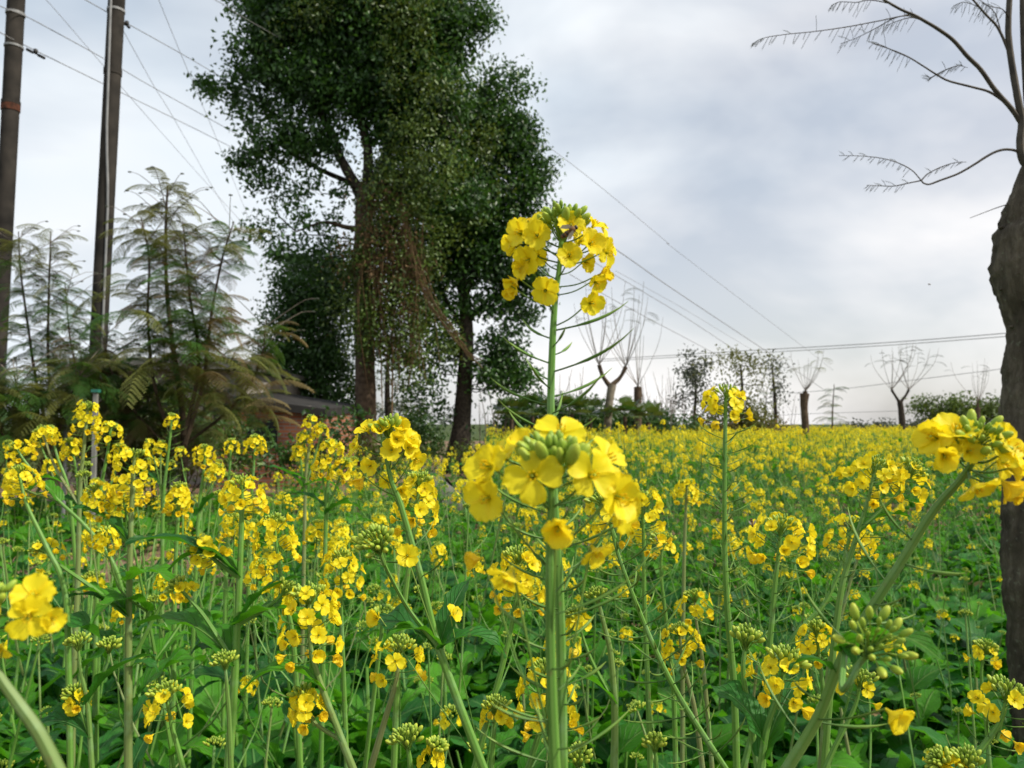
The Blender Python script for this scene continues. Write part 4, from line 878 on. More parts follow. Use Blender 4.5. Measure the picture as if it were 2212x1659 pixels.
def add_pods(root, P, L0, L1, g, sc=1.0, step=.0048, dens=1.0):
    """pods up the stem polyline between arc lengths L0..L1 measured back from the tip"""
    loc = np.array(root.location); S = np.concatenate([[0], np.cumsum(np.linalg.norm(np.diff(P[::-1], axis=0), axis=1))]); Q = P[::-1]; n = min(95, int((L1 - L0) / step))
    for i in range(n):
        s = L0 + (L1 - L0) * (i + .5) / n
        if s > S[-1]: break
        p = np.array([np.interp(s, S, Q[:, j]) for j in range(3)]); j = min(len(Q) - 2, int(np.searchsorted(S, s))); dv = Q[max(0, j - 1)] - Q[j + 1]; dv /= np.linalg.norm(dv)
        R = frame(dv) @ rotz(i * GA + g.uniform(-.2, .2)); k = g.randrange(3) if g.random() < .85 else 3
        obj('seed_pod', cm(('P', k), PODS[k], 'seed_pod'), root, M4(R, p - loc, sc * g.uniform(.75, 1.05)))
def add_leaf(root, p, az, kind, g, lod=0, s=1.0, tilt=0.0):
    i = g.randrange(len(LEAF[kind, lod])); R = rotz(az - math.pi / 2)
    if tilt: c, s_ = math.cos(tilt), math.sin(tilt); R = R @ np.array([[1, 0, 0], [0, c, -s_], [0, s_, c]])
    obj('leaf', leaf_mesh(kind, i, lod), root, M4(R, np.array(p) - np.array(root.location), s))
def to_ground(P, lean=.5):
    """extend the polyline (bottom first) down to the soil"""
    b_ = P[0]; d = P[0] - P[2]; d = d / max(1e-6, abs(d[2])); d[0] *= lean; d[1] *= lean; h = max(.1, b_[2]); e = b_ + np.array([d[0] * h, d[1] * h, -h - .01]); m_ = b_ + np.array([d[0] * h * .6, d[1] * h * .6, -h * .5])
    return smooth_path([e, m_, b_], 12)[:-1]
KF = {'full': (21, .030, .040, 30, .42), 'tall': (25, .034, .062, 28, .42), 'wide': (20, .033, .032, 26, .48), 'buds': (0, .017, .01, 38, 1.0), 'bud_few': (0, .021, .016, 26, 1.0), 'few': (6, .024, .018, 38, .85), 'half': (12, .028, .030, 38, .66), 'small': (13, .023, .028, 18, .5), 'bunch': (28, .029, .055, 32, .60)}
def hero(label, pts, d, r, heads=('full', 1.0), pods=None, branches=(), leaves=(), group='flowering rapeseed plants close by', db=None, hd=True, explicit=None, autoleaf=3):
    """pts: photo polyline from the head down to the lowest visible point"""
    g = random.Random(hash(label) % 1000 if False else sum(map(ord, label))); db = db or d
    n = len(pts); Q = [np.array(at(x, y, d + (db - d) * i / max(1, n - 1))) for i, (x, y) in enumerate(pts)][::-1]
    P = smooth_path(Q, 10 * n); low = to_ground(P); full = np.vstack([low, P]); root = thing('rapeseed_plant', label, 'plant', tuple(np.array([low[0][0], low[0][1], 0.0])), group)
    mb = MB(); L_ = len(full); tube(mb, full, np.interp(np.linspace(0, 1, L_), [0, .5, 1], [r * 1.35, r * .98, r * .5]), 12, 'stem', g.random()); part('stem', mb, root)
    if explicit is None and heads: add_head(root, P[-1], stem_frame(P), heads[0], g, hd, tuple(v if i in (0, 3) else v * heads[1] * .92 if i < 3 else v for i, v in enumerate(KF[heads[0]])))
    if explicit: explicit(root, P, g)
    if pods: add_pods(root, P, pods[0], pods[1], g, pods[2] if len(pods) > 2 else 1.0, pods[3] if len(pods) > 3 else .0052)
    for bp, kd, sc, *dd in branches:
        e = dd[0] if dd else 0
        Bq = [np.array(at(x, y, d + e * (1 - i / (len(bp) - 1)))) for i, (x, y) in enumerate(bp)][::-1]   # given head first, node last
        near = P[int(np.argmin(np.linalg.norm(P - Bq[0], axis=1)))]; Bq[0] = near
        B = smooth_path(Bq, 8 * len(Bq)); m2 = MB(); tube(m2, B, [r * .7, r * .4], 9, 'stem', g.random()); part('branch', m2, root)
        add_head(root, B[-1], stem_frame(B), kd, g, hd, tuple(v if i in (0, 3) else v * sc * .92 if i < 3 else v for i, v in enumerate(KF[kd])))
        add_leaf(root, near, math.atan2((B[6] - near)[1], (B[6] - near)[0]) + g.uniform(-.3, .3), 'clasp', g, 0, g.uniform(.6, 1.1) * min(1, max(.3, d / 1.1)))
    for x, y, az, kd, sc, *dd in leaves:
        p = np.array(at(x, y, d + (dd[0] if dd else 0))); q = full[int(np.argmin(np.linalg.norm(full - p, axis=1)))]; add_leaf(root, q, math.radians(az), kd, g, 0, sc * min(1, max(.3, d / 1.1)), g.uniform(-.2, .2))
    zl = full[:, 2]
    for i in range(autoleaf):
        z_ = g.uniform(.25, .62) * zl[-1]; q = full[int(np.argmin(abs(zl - z_)))]; add_leaf(root, q, g.uniform(0, 6.28), 'mid' if i % 2 else 'clasp', g, 0, g.uniform(.8, 1.1))
    for i in range(autoleaf):
        z_ = g.uniform(.08, .25) * zl[-1]; q = full[int(np.argmin(abs(zl - z_)))]; add_leaf(root, q, g.uniform(0, 6.28), 'big', g, 0, g.uniform(.8, 1.1))
    return root, P
def placed(flowers, buds, d, bud_r=(.016, 34), bs=1.2, fs=1.0):
    """flower head whose flowers sit where the photo shows them: (x, y, depth offset, facing right, up, to camera, size px, kind)"""
    def f(root, P, g):
        loc = np.array(root.location); o = np.array(at(*buds, d)); mb = MB(); tip = P[-1]; dv = stem_frame(P)
        h = obj('flower_head', None, root, M4(np.eye(3), o - loc)) if False else None
        tube(mb, smooth_path([P[-8], P[-1], o - dv * .006], 8) - o, [.0022, .0012], 8, 'stem', .1, cap=False); items = []
        for x, y, dz, nx, ny, nz, s, k in flowers:
            p = np.array(at(x, y, d + dz)) - o; nrm = np.array([nx, -nz, ny], float); nrm /= np.linalg.norm(nrm); sc = fs * s / FPX * d / .0188
            fr_ = frame(nrm, spin=g.uniform(0, 6)); base = p - nrm * .0055 * sc
            ax = P[-1] - o; dist = base - ax; t_ = max(0, min(len(P) - 2, len(P) - 1 - int(np.clip((-dist @ dv + .012) / (np.linalg.norm(P[-1] - P[-2]) + 1e-9), 0, len(P) - 3)))); a = P[t_] - o
            mm = (a + base) / 2 - [0, 0, .002]; tube(mb, smooth_path([a, mm, base], 8), .0006 * min(1.3, sc), 5, 'pod', .4, cap=False)
            items.append((M4(fr_, base, sc), k, g.randrange(3)))
        h = obj('flower_head', mb.fin().mesh('flower_head'), root, M4(np.eye(3), o - loc))
        for M_, k, i in items: obj('flower', cm(('F', k, i, 0), FL[(k, 0)][i], 'flower'), h, M_)
        m2 = MB(); _, bu = head_layout(g, 0, bud_r[0] * 1.0, .01, bud_r[1], 1.0); Rm = frame(dv)
        for M_, z, pp in bu:
            N = M_.copy(); N[:3, :3] *= bs; M5 = M4(Rm, (0, 0, 0)) @ N; m2.add(BUD[0], M5, z * .8); tube(m2, pp @ Rm.T, .0005, 4, 'bud', .05, cap=False)
        obj('bud_cluster', m2.fin().mesh('bud_cluster'), h)
    return f
O, U, D_ = 'open', 'cup', 'old'
# A the nearest, blurred
hero('nearest rapeseed, big soft-focus yellow head of broad petals on a thick dark stem', [(1194, 1010), (1192, 1060), (1188, 1160), (1188, 1300), (1192, 1500), (1200, 1680)], .36, .0022, pods=(.06, .20, .9, .011), explicit=placed([
    (1050, 1005, 0, -.7, .3, .65, 104, O), (1048, 1078, -.004, -.55, -.15, .8, 98, O), (1082, 975, .012, -.5, .65, .4, 84, O), (1150, 1028, -.014, -.1, .12, 1, 108, O), (1212, 928, .008, .05, .75, .6, 104, O),
    (1130, 955, .006, -.35, .8, .4, 74, U), (1282, 1026, -.010, .35, .15, .9, 100, O), (1318, 990, .006, .65, .45, .5, 104, O), (1342, 1075, -.002, .55, -.1, .8, 112, O), (1352, 1110, .004, .6, -.4, .6, 84, O), (1205, 1145, -.012, .05, -.35, .9, 90, U),
    (1290, 1195, .002, .55, -.65, .4, 84, U), (1026, 1208, 0, -.95, -.1, .2, 66, D_), (1098, 1250, -.008, -.3, -.85, .4, 100, U)], (1194, 1012), .36, (.0165, 34), 1.25, .9), autoleaf=1)
hb, PB = hero('tallest rapeseed with a crown of yellow flowers and a bee against the sky', [(1213, 520), (1208, 580), (1200, 640), (1194, 730), (1190, 880), (1196, 1060), (1207, 1250), (1212, 1400), (1216, 1680)], .50, .0026, pods=(.055, .36, 1.18), explicit=placed([
    (1142, 480, 0, -.5, .6, .5, 56, O), (1120, 502, -.004, -.75, .1, .7, 58, O), (1160, 508, -.012, -.1, -.1, 1, 52, O), (1107, 530, .006, -.9, -.1, .4, 54, U), (1233, 486, -.014, .05, .2, 1, 60, O), (1287, 482, .0, .6, .7, .4, 54, U),
    (1278, 524, -.012, .3, .1, .9, 54, U), (1316, 520, .004, .75, .4, .4, 50, O), (1316, 546, -.004, .8, -.2, .6, 52, O), (1230, 550, -.016, .0, .1, 1, 50, U), (1160, 552, .008, -.3, -.2, .6, 46, O), (1138, 562, -.008, -.5, -.3, .7, 54, O), (1125, 580, -.004, -.7, -.3, .5, 44, U),
    (1268, 566, .006, .5, -.1, .6, 42, U), (1304, 592, 0, .85, .1, .4, 46, D_), (1290, 612, -.006, .6, -.5, .6, 44, U), (1110, 610, 0, -.7, -.6, .3, 50, U), (1100, 628, .0, -.3, -.9, .3, 40, D_), (1178, 628, -.018, -.1, -.3, 1, 52, O), (1280, 655, -.004, .5, -.2, .8, 50, O),
    (1184, 470, .010, -.2, .8, .3, 46, U), (1255, 520, .012, .3, .2, .5, 40, O)], (1216, 490), .50, (.0155, 40), 1.05, 1.06), autoleaf=2)
hero('near plant slanting up to the right, large petals and green buds before the trunk', [(2122, 965), (2100, 1000), (2075, 1036), (2015, 1106), (1931, 1239), (1841, 1379), (1808, 1446), (1765, 1553), (1688, 1680)], .42, .0027, db=.50, pods=(.05, .22, 1.2, .014), explicit=placed([
    (2066, 926, 0, -.2, .85, .5, 72, O), (2014, 944, .004, -.8, .3, .4, 66, U), (2046, 950, .008, -.5, .3, .6, 62, O), (2168, 956, -.006, .35, .3, .9, 68, O), (2040, 986, -.008, -.3, -.2, .8, 54, U), (2095, 974, -.004, .0, .2, .9, 46, U), (2194, 968, -.004, .7, .4, .6, 74, O),
    (2172, 1000, .008, .4, -.1, .8, 56, O), (2202, 1020, -.004, .7, -.3, .6, 62, U), (2112, 1056, -.008, .3, -.8, .6, 66, U), (2178, 1050, -.008, .6, -.7, .5, 62, D_), (2192, 1062, -.004, .7, -.6, .4, 58, D_), (1932, 1548, -.01, .5, -.5, .7, 60, U)], (2112, 955), .42, (.0120, 20), 1.05, 1.22),
    branches=[([(1886, 1398), (1860, 1430), (1820, 1490), (1765, 1556)], 'bud_few', 1.0, -.03)], leaves=[(1760, 1560, -60, 'mid', 1.0), (1740, 1590, 180, 'clasp', 1.0)], autoleaf=1)
hero('plant slanting left over a thick elbow node, ragged yellow head before the tallest trunk', [(826, 950), (834, 985), (846, 1040), (865, 1090), (905, 1230), (938, 1365), (955, 1420), (995, 1530), (1052, 1680)], .68, .0030, pods=(.075, .14, .9, .012), explicit=placed([
    (791, 925, 0, -.4, .8, .4, 44, O), (822, 928, -.006, .1, .5, .8, 42, U), (766, 963, 0, -.8, .2, .5, 46, O), (866, 925, 0, .3, .7, .6, 44, U), (857, 948, -.01, .1, .1, 1, 38, U), (888, 948, .0, .7, .3, .6, 46, O), (845, 972, -.012, 0, .1, 1, 38, O), (886, 968, -.004, .7, -.1, .6, 40, U),
    (900, 994, 0, .7, -.5, .5, 40, U), (797, 1008, -.006, -.3, -.2, .8, 36, U), (778, 1040, 0, -.6, -.7, .4, 42, D_), (835, 1040, .008, .2, -.4, .8, 34, O), (868, 1060, .004, .5, -.4, .8, 36, U), (880, 1200, -.01, .2, .3, .9, 40, O), (812, 1334, -.01, -.6, .2, .7, 38, U), (980, 1326, 0, .7, .5, .5, 34, U)], (838, 930), .68, (.0105, 26), 1.1, 1.12),
    branches=[([(815, 1178), (838, 1235), (885, 1320), (940, 1400)], 'buds', 1.0, -.05)], leaves=[(950, 1405, 0, 'clasp', 1.2), (950, 1410, 170, 'mid', .9), (952, 1400, 60, 'clasp', 1.0)])
hero('blurred plant at the left edge, three big petals on a thick slanting stem', [(-28, 1330), (-40, 1390), (0, 1463), (40, 1520), (85, 1585), (133, 1680)], .33, .0024, explicit=placed([
    (72, 1285, 0, .2, .6, .8, 104, O), (60, 1335, -.006, .3, -.1, 1, 104, O), (116, 1338, 0, .7, -.1, .6, 70, U), (0, 1402, 0, .1, -.6, .8, 72, U), (-20, 1330, 0, -.4, .2, .9, 100, O), (-60, 1300, 0, -.8, .2, .5, 100, O)], (-22, 1300), .33, (.008, 10), .9, .74), autoleaf=1)
hero('second tallest stalk, small flower crown above long rows of dark pods', [(1568, 852), (1567, 900), (1565, 1050), (1566, 1200), (1572, 1330), (1585, 1480), (1592, 1680)], 1.12, .0042, ('wide', 1.12), pods=(.055, .36, 1.15))
hero('rounded flower head left of the slanting right stem, pods beneath', [(1688, 1140), (1680, 1210), (1668, 1330), (1655, 1500), (1645, 1680)], .90, .0034, ('wide', 1.25), pods=(.06, .20, 1.0))
hero('fluffy head behind the slanting right stem on a leaning stalk full of pods', [(1842, 1135), (1820, 1215), (1780, 1305), (1715, 1375), (1650, 1500), (1600, 1680)], 1.25, .0040, ('wide', 1.15), pods=(.06, .25, 1.0))
hero('twin head close against it, on a straighter podded stalk', [(1868, 1160), (1845, 1230), (1822, 1310), (1790, 1440), (1770, 1680)], 1.4, .0036, ('small', 1.1), pods=(.05, .28, 1.1))
hero('long thin diagonal stalk with curling pods right of the nearest stem', [(1302, 1085), (1317, 1129), (1337, 1203), (1370, 1293), (1417, 1406), (1474, 1516), (1580, 1680)], .85, .0026, ('half', 1.0), pods=(.05, .30, 1.3))
hero('drum shaped head topped by a dense cap of yellow-green buds, lower left centre', [(668, 1290), (672, 1400), (690, 1470), (735, 1590), (770, 1680)], .86, .0036, ('bunch', 1.25), branches=[([(655, 1500), (680, 1560), (740, 1600)], 'small', .9)], leaves=[(700, 1490, 200, 'clasp', 1.1)])
hero('bunched flowers above and left of the drum shaped head', [(592, 1130), (600, 1200), (615, 1290), (635, 1400), (650, 1680)], 1.15, .0036, ('tall', 1.05))
hero('loose column of flowers between the drum shaped head and the elbow stem', [(738, 1205), (737, 1300), (742, 1450), (750, 1680)], 1.2, .0034, ('tall', 1.0), pods=(.07, .12, .8))
hero('dense head behind the elbow stem, bud cap tilted right', [(905, 1040), (900, 1100), (880, 1250), (860, 1450), (850, 1680)], 1.0, .0034, ('bunch', 1.05))
hero('straight thick stalk with rounded head, two leafy nodes, left of the drum shaped head', [(522, 1048), (522, 1130), (515, 1300), (506, 1480), (492, 1680)], 1.12, .0052, ('wide', 1.05), branches=[
    ([(432, 1180), (470, 1215), (513, 1246)], 'half', .95), ([(618, 1275), (580, 1310), (515, 1346)], 'few', .9), ([(385, 1268), (440, 1330), (508, 1440)], 'few', .8)], leaves=[(513, 1250, 200, 'clasp', 1.3), (515, 1346, -10, 'clasp', 1.3), (508, 1440, 170, 'mid', 1.0)])
hero('big full head on the straight pale-ribbed stalk left of centre', [(290, 985), (286, 1060), (281, 1200), (278, 1350), (278, 1500), (277, 1680)], 1.5, .0062, ('bunch', 1.45), branches=[
    ([(85, 1185), (140, 1228), (200, 1270), (270, 1328)], 'half', 1.1), ([(205, 1060), (240, 1130), (280, 1175)], 'full', 1.2), ([(372, 1265), (330, 1340), (285, 1440)], 'few', 1.1)], leaves=[(275, 1330, 180, 'clasp', 1.5), (282, 1260, -30, 'clasp', 1.5), (280, 1440, 200, 'mid', 1.2), (280, 1540, 40, 'mid', 1.2)])
hero('high round head at the top of the left group', [(190, 880), (183, 950), (173, 1060), (168, 1250), (160, 1450), (155, 1680)], 1.9, .0058, ('bunch', 1.25), pods=(.08, .2, 1.0), branches=[([(152, 955), (165, 1020), (172, 1100)], 'full', 1.0), ([(90, 930), (120, 1010), (160, 1100)], 'small', 1.2)])
hero('head just right of and below the highest left one', [(240, 922), (232, 980), (215, 1080), (210, 1250), (205, 1480), (204, 1680)], 2.0, .0055, ('full', 1.25), branches=[([(262, 968), (245, 1030), (214, 1110)], 'small', 1.1), ([(208, 1148), (210, 1200), (208, 1260)], 'full', 1.1)])
hero('lone small round head on a bare thin stalk in front of the dark thicket', [(371, 900), (368, 940), (360, 1010), (353, 1080), (350, 1250)], 2.6, .0052, ('small', 1.15), pods=(.05, .3, 1.2))
hero('pair of small heads left of the lone round one', [(348, 958), (347, 1020), (350, 1100), (352, 1250)], 2.6, .004, ('small', 1.1), branches=[([(322, 955), (335, 1000), (348, 1060)], 'small', 1.1)])
hero('flower head leaning in at the left edge above the slanting stalk', [(35, 968), (60, 1005), (120, 1075), (180, 1132), (232, 1195), (262, 1270), (272, 1400), (274, 1650)], 1.75, .0046, ('wide', 1.0), branches=[([(25, 1035), (60, 1060), (118, 1090)], 'full', 1.1)])
hero('large low head at the very left edge', [(40, 1020), (58, 1090), (100, 1180), (140, 1280), (150, 1500)], 1.45, .0045, ('full', 1.2))
hero('small pair of heads over the pale stump on the left', [(108, 928), (125, 990), (150, 1070), (165, 1250)], 2.2, .0045, ('small', 1.15), branches=[([(82, 935), (100, 990), (140, 1050)], 'small', 1.2), ([(105, 1000), (120, 1040), (150, 1090)], 'small', 1.1)])
hero('upright head in the gap beneath the brown fronds', [(443, 970), (440, 1020), (430, 1100), (420, 1300)], 2.1, .0045, ('full', 1.0), branches=[([(470, 1010), (455, 1050), (432, 1110)], 'small', 1.1)])
hero('first of two round heads beside the dark doorway', [(500, 955), (497, 1000), (490, 1100), (486, 1300)], 2.4, .0045, ('small', 1.2), pods=(.05, .2, 1))
hero('second round head beside the dark doorway, podded below', [(552, 948), (548, 1010), (542, 1100), (536, 1300)], 2.2, .0045, ('full', 1.05), pods=(.06, .25, 1.1))
hero('stubby head right of the straight pale-ribbed stalk', [(388, 1055), (385, 1110), (378, 1250), (375, 1450)], 1.6, .0045, ('bunch', .95))
hero('tall branching cluster below the brick wall', [(672, 905), (668, 960), (660, 1050), (655, 1300)], 2.3, .005, ('small', 1.2), branches=[([(695, 925), (685, 970), (664, 1050)], 'small', 1.2), ([(655, 940), (660, 990), (662, 1040)], 'small', 1.1), ([(645, 965), (650, 1000), (660, 1060)], 'small', 1)])
hero('bushy heads against the foot of the brick wall', [(715, 960), (712, 1010), (705, 1100), (700, 1300)], 1.8, .0045, ('full', 1.1), branches=[([(745, 1000), (730, 1040), (708, 1110)], 'full', 1), ([(690, 1000), (698, 1040), (706, 1100)], 'small', 1)])
hero('half opened head low at the left, buds on one side', [(358, 1500), (372, 1570), (388, 1630), (402, 1690)], .95, .0032, ('half', 1.15))
hero('tight green bud head against the straight thick stalk', [(486, 1432), (490, 1480), (495, 1550), (500, 1680)], 1.0, .003, ('buds', 1.0))
hero('green bud head and small yellow blooms at the lower left', [(168, 1392), (175, 1450), (190, 1530), (200, 1680)], 1.05, .003, ('buds', 1.05), branches=[([(236, 1398), (230, 1440), (200, 1520)], 'buds', .8), ([(160, 1500), (175, 1540), (195, 1600)], 'few', .7)])
hero('flower head half hidden by the nearest thick stem', [(1180, 1450), (1182, 1520), (1160, 1600), (1130, 1690)], .92, .0034, ('bunch', 1.3))
hero('head behind the nearest drooping petals, left of the thick stem', [(1118, 1205), (1115, 1290), (1095, 1400), (1060, 1530), (1020, 1680)], .98, .0034, ('bunch', 1.15))
hero('bud capped head between the elbow stem and the drum shaped head', [(862, 1400), (856, 1470), (830, 1560), (795, 1680)], .92, .0034, ('half', 1.15))
hero('green bud head at the bottom with one open bloom', [(878, 1600), (885, 1640), (890, 1690)], .80, .003, ('buds', 1.1), branches=[([(940, 1618), (925, 1650), (892, 1690)], 'few', .5)])
hero('green bud head low between the elbow stem and nearest stem', [(1072, 1530), (1066, 1600), (1060, 1690)], .95, .003, ('few', .9))
hero('fresh green bud head behind the leaf of the slanting right plant', [(1612, 1385), (1605, 1450), (1620, 1550), (1640, 1680)], .75, .003, ('buds', .95))
hero('budding head with open yellow flowers on its right', [(1697, 1432), (1685, 1490), (1655, 1580), (1640, 1690)], .72, .003, ('half', 1.05), leaves=[(1650, 1600, 140, 'mid', .8), (1640, 1640, 40, 'clasp', 1.2)])
hero('small head between the podded stalk and slanting right stem', [(1762, 1362), (1770, 1420), (1780, 1520), (1790, 1690)], 1.05, .003, ('full', 1.0))
hero('flowering head under the green buds of the slanting plant', [(1860, 1470), (1845, 1530), (1800, 1620), (1770, 1690)], .95, .003, ('few', 1.15))
hero('orange-yellow head leaning in at the lower right edge', [(2178, 1498), (2160, 1560), (2110, 1630), (2060, 1700)], .80, .0032, ('half', 1.25), pods=(.04, .1, 1))
hero('small bud head with a few blooms near the right trunk', [(2128, 1402), (2120, 1460), (2130, 1560), (2140, 1690)], 1.25, .003, ('few', 1.0))
hero('loose flowers left of the near right head, drooping petals', [(1890, 1010), (1875, 1080), (1850, 1160), (1820, 1260), (1800, 1400)], 1.0, .0034, ('wide', 1.3), pods=(.05, .15, 1), branches=[([(1970, 1018), (1935, 1070), (1860, 1150)], 'half', 1.1)])
hero('domed head behind the podded stalk', [(1484, 1045), (1482, 1090), (1478, 1200), (1475, 1400)], 1.75, .004, ('full', 1.0))
hero('wide podded plant right behind the nearest blurred petals', [(1385, 1080), (1390, 1150), (1392, 1300), (1400, 1500), (1405, 1680)], 1.1, .0034, ('tall', 1.1), pods=(.07, .2, 1))
hh, PH = hero('sparse bud head with open flowers and a dark insect', [(1432, 1170), (1428, 1240), (1440, 1350), (1455, 1500), (1460, 1680)], 1.2, .0034, ('few', 1.2))
hero('round head right of the nearest thick stem, halfway down', [(1468, 1365), (1475, 1430), (1500, 1530), (1520, 1680)], 1.15, .0034, ('full', 1.1))
hero('budding head beneath the long diagonal stalk', [(1500, 1290), (1505, 1350), (1520, 1450), (1540, 1680)], 1.35, .0034, ('half', 1.1))
hero('straight thick stalk in the middle with many small buds', [(1290, 1290), (1305, 1350), (1320, 1420), (1328, 1550), (1325, 1690)], 1.1, .0045, ('buds', 1.0), branches=[([(1245, 1330), (1275, 1420), (1328, 1520)], 'few', .8)])
hero('short bud head at the bottom beside the thick stem', [(1248, 1640), (1250, 1690)], .85, .003, ('buds', 1.1), autoleaf=2)
hero('bud head low in the right centre', [(1415, 1610), (1420, 1690)], .95, .003, ('buds', .9), autoleaf=2)
hero('budding plant cut by the bottom edge, far right', [(2090, 1650), (2092, 1700)], .72, .003, ('buds', .9), autoleaf=2, branches=[([(2035, 1648), (2060, 1670), (2090, 1700)], 'few', .5)])
N_HERO = sum(1 for o in C.objects if o.name.startswith('rapeseed_plant'))

# bees
def bee(label, p, dirv, up, s, cat='bee'):
    r = thing('bee', label, cat, tuple(p)); R = frame(dirv, up)
    def prt(n, mb): o = obj(n, mb.fin().mesh(n), r, M4(R, (0, 0, 0), s))
    mb = MB(); sphere(mb, (0, 0, .0005), (.0021, .0020, .0022), 'bee_brown', 10, 7); prt('thorax', mb)
    mb = MB()
    for i in range(5): sphere(mb, (0, -.0003, -.0022 - i * .00115), (.0021 - .00022 * abs(i - 1), .0019 - .0002 * abs(i - 1), .0010), 'bee_dark' if i % 2 else 'bee_brown', 10, 6)
    prt('abdomen', mb); mb = MB(); sphere(mb, (0, -.0003, .0030), (.0016, .0013, .0011), 'bee_dark', 10, 6)
    for q in (-1, 1): tube(mb, [[q * .0005, .0004, .0038], [q * .0011, .0010, .0050], [q * .0016, .0006, .0058]], .00010, 4, 'bee_dark')
    prt('head', mb)
    for q in (-1, 1):
        mb = MB(); V = [[q * .0008, .0016, .0008], [q * .0030, .0022, .0004], [q * .0052, .0022, -.0030], [q * .0044, .0020, -.0052], [q * .0018, .0018, -.0026]]; mb.faces(V, [(0, 1, 2, 3, 4)], 'bee_wing'); prt('wing', mb)
    for q in (-1, 1):
        for z in (.0012, .0002, -.0010): mb = MB(); tube(mb, [[q * .0014, -.0012, z], [q * .0034, -.0016, z + .0004], [q * .0040, -.0040, z - .0008]], [.00028, .00014], 4, 'bee_dark'); prt('leg', mb)
bee('brown honeybee sitting in the front flower of the tallest head', at(1235, 497, .470), (.55, -.15, .35), (0.1, -1, .3), 1.0)
bee('dark insect crawling on a flower of the sparse bud head', at(1424, 1166, 1.17), (.1, -.2, -1), (0, -1, 0), 1.1)
bee('dark red-brown insect on the left rim of the rounded head', at(1625, 1132, .87), (.1, -.2, -1), (0, -1, 0), .8)
bee('tiny dark insect flying in open sky near the right trunk', at(2007, 614, 3.2), (-.8, 0, .3), (0, 0, 1), 1.0, 'flying insect')

# ================================================================ the rest of the field
gp = random.Random(99)
def rose_head(g, kind, lod):
    n, R, dp, nb, bw = KF[kind]; s = g.uniform(.82, 1.05)
    return head_merged(g, lod, n, R * s, dp * s, nb if lod < 2 else min(nb, 12), (16 if kind in ('full', 'wide', 'bunch', 'small') and lod == 1 else 0), .13, bw)
HM = {(k, lod): [rose_head(gp, k, lod) for _ in range(3)] for k in ('full', 'wide', 'small', 'buds', 'few', 'half', 'bunch') for lod in (1, 2)}
HP = [head_merged(gp, 1, 14, .031, .038, 26, 26, .20, .42) for _ in range(2)]
def proto(h, seed, nbr, kinds, leafy=1.0, podded=False, lod=1):
    """one rapeseed plant of height h at the origin, returned as (part name, template, matrix, key) list"""
    g = random.Random(seed); out_ = []; ll = 0 if lod == 1 else lod; bend = np.array([g.uniform(-.13, .13), g.uniform(-.13, .13)]) * h
    P = smooth_path([[0, 0, -.02], [bend[0] * .2, bend[1] * .2, h * .4], [bend[0] * .6, bend[1] * .6, h * .75], [bend[0], bend[1], h]], 14)
    mb = MB(); r = .0048; tube(mb, P, [r, r * .75, r * .4], 8 if lod == 1 else 4, 'stem', g.random(), False); out_.append(('stem', mb.fin(), np.eye(4), None))
    def hd(p, d, k): 
        if podded and k == kinds[0]: t, key = HP[0], ('HP', g.randrange(2)); t = HP[key[1]]
        else: i = g.randrange(3); key = ('H', k, i, lod); t = HM[(k, lod)][i]
        out_.append(('flower_head', t, M4(frame(d, spin=g.uniform(0, 6)), p), key))
    hd(P[-1], P[-1] - P[-3], kinds[0])
    for i in range(nbr):
        f = .38 + .52 * (i + g.random() * .6) / max(1, nbr); q = np.array([np.interp(f * h, P[:, 2], P[:, j]) for j in range(3)]); az = i * 2.4 + g.uniform(-.5, .5); L_ = h * (1 - f) * g.uniform(.45, 1.15) + .04; D = np.array([math.cos(az), math.sin(az), 0])
        B = smooth_path([q, q + D * L_ * .35 + [0, 0, L_ * .35], q + D * L_ * .52 + [0, 0, L_ * .95]], 7); mb = MB(); tube(mb, B, [r * .5, r * .28], 6 if lod == 1 else 3, 'stem', g.random(), False); out_.append(('branch', mb.fin(), np.eye(4), None))
        hd(B[-1], B[-1] - B[-3], kinds[1 + g.randrange(len(kinds) - 1)])
        k = g.randrange(7); out_.append(('leaf', LEAF['clasp', ll][k], M4(rotz(az - math.pi / 2), q, g.uniform(.9, 1.4)), ('L', 'clasp', k, ll)))
    for i in range(int(5 * leafy)):
        f = .28 + .30 * i / 5; q = np.array([np.interp(f * h, P[:, 2], P[:, j]) for j in range(3)]); k = g.randrange(8); out_.append(('leaf', LEAF['mid', ll][k], M4(rotz(g.uniform(0, 6.28)), q, g.uniform(.8, 1.2)), ('L', 'mid', k, ll)))
    for i in range(int(5 * leafy)):
        f = .06 + .20 * i / 5; q = np.array([0, 0, f * h]); k = g.randrange(9); out_.append(('leaf', LEAF['big', ll][k], M4(rotz(i * 2.4 + g.uniform(-.4, .4)), q, g.uniform(.8, 1.25)), ('L', 'big', k, ll)))
    return out_
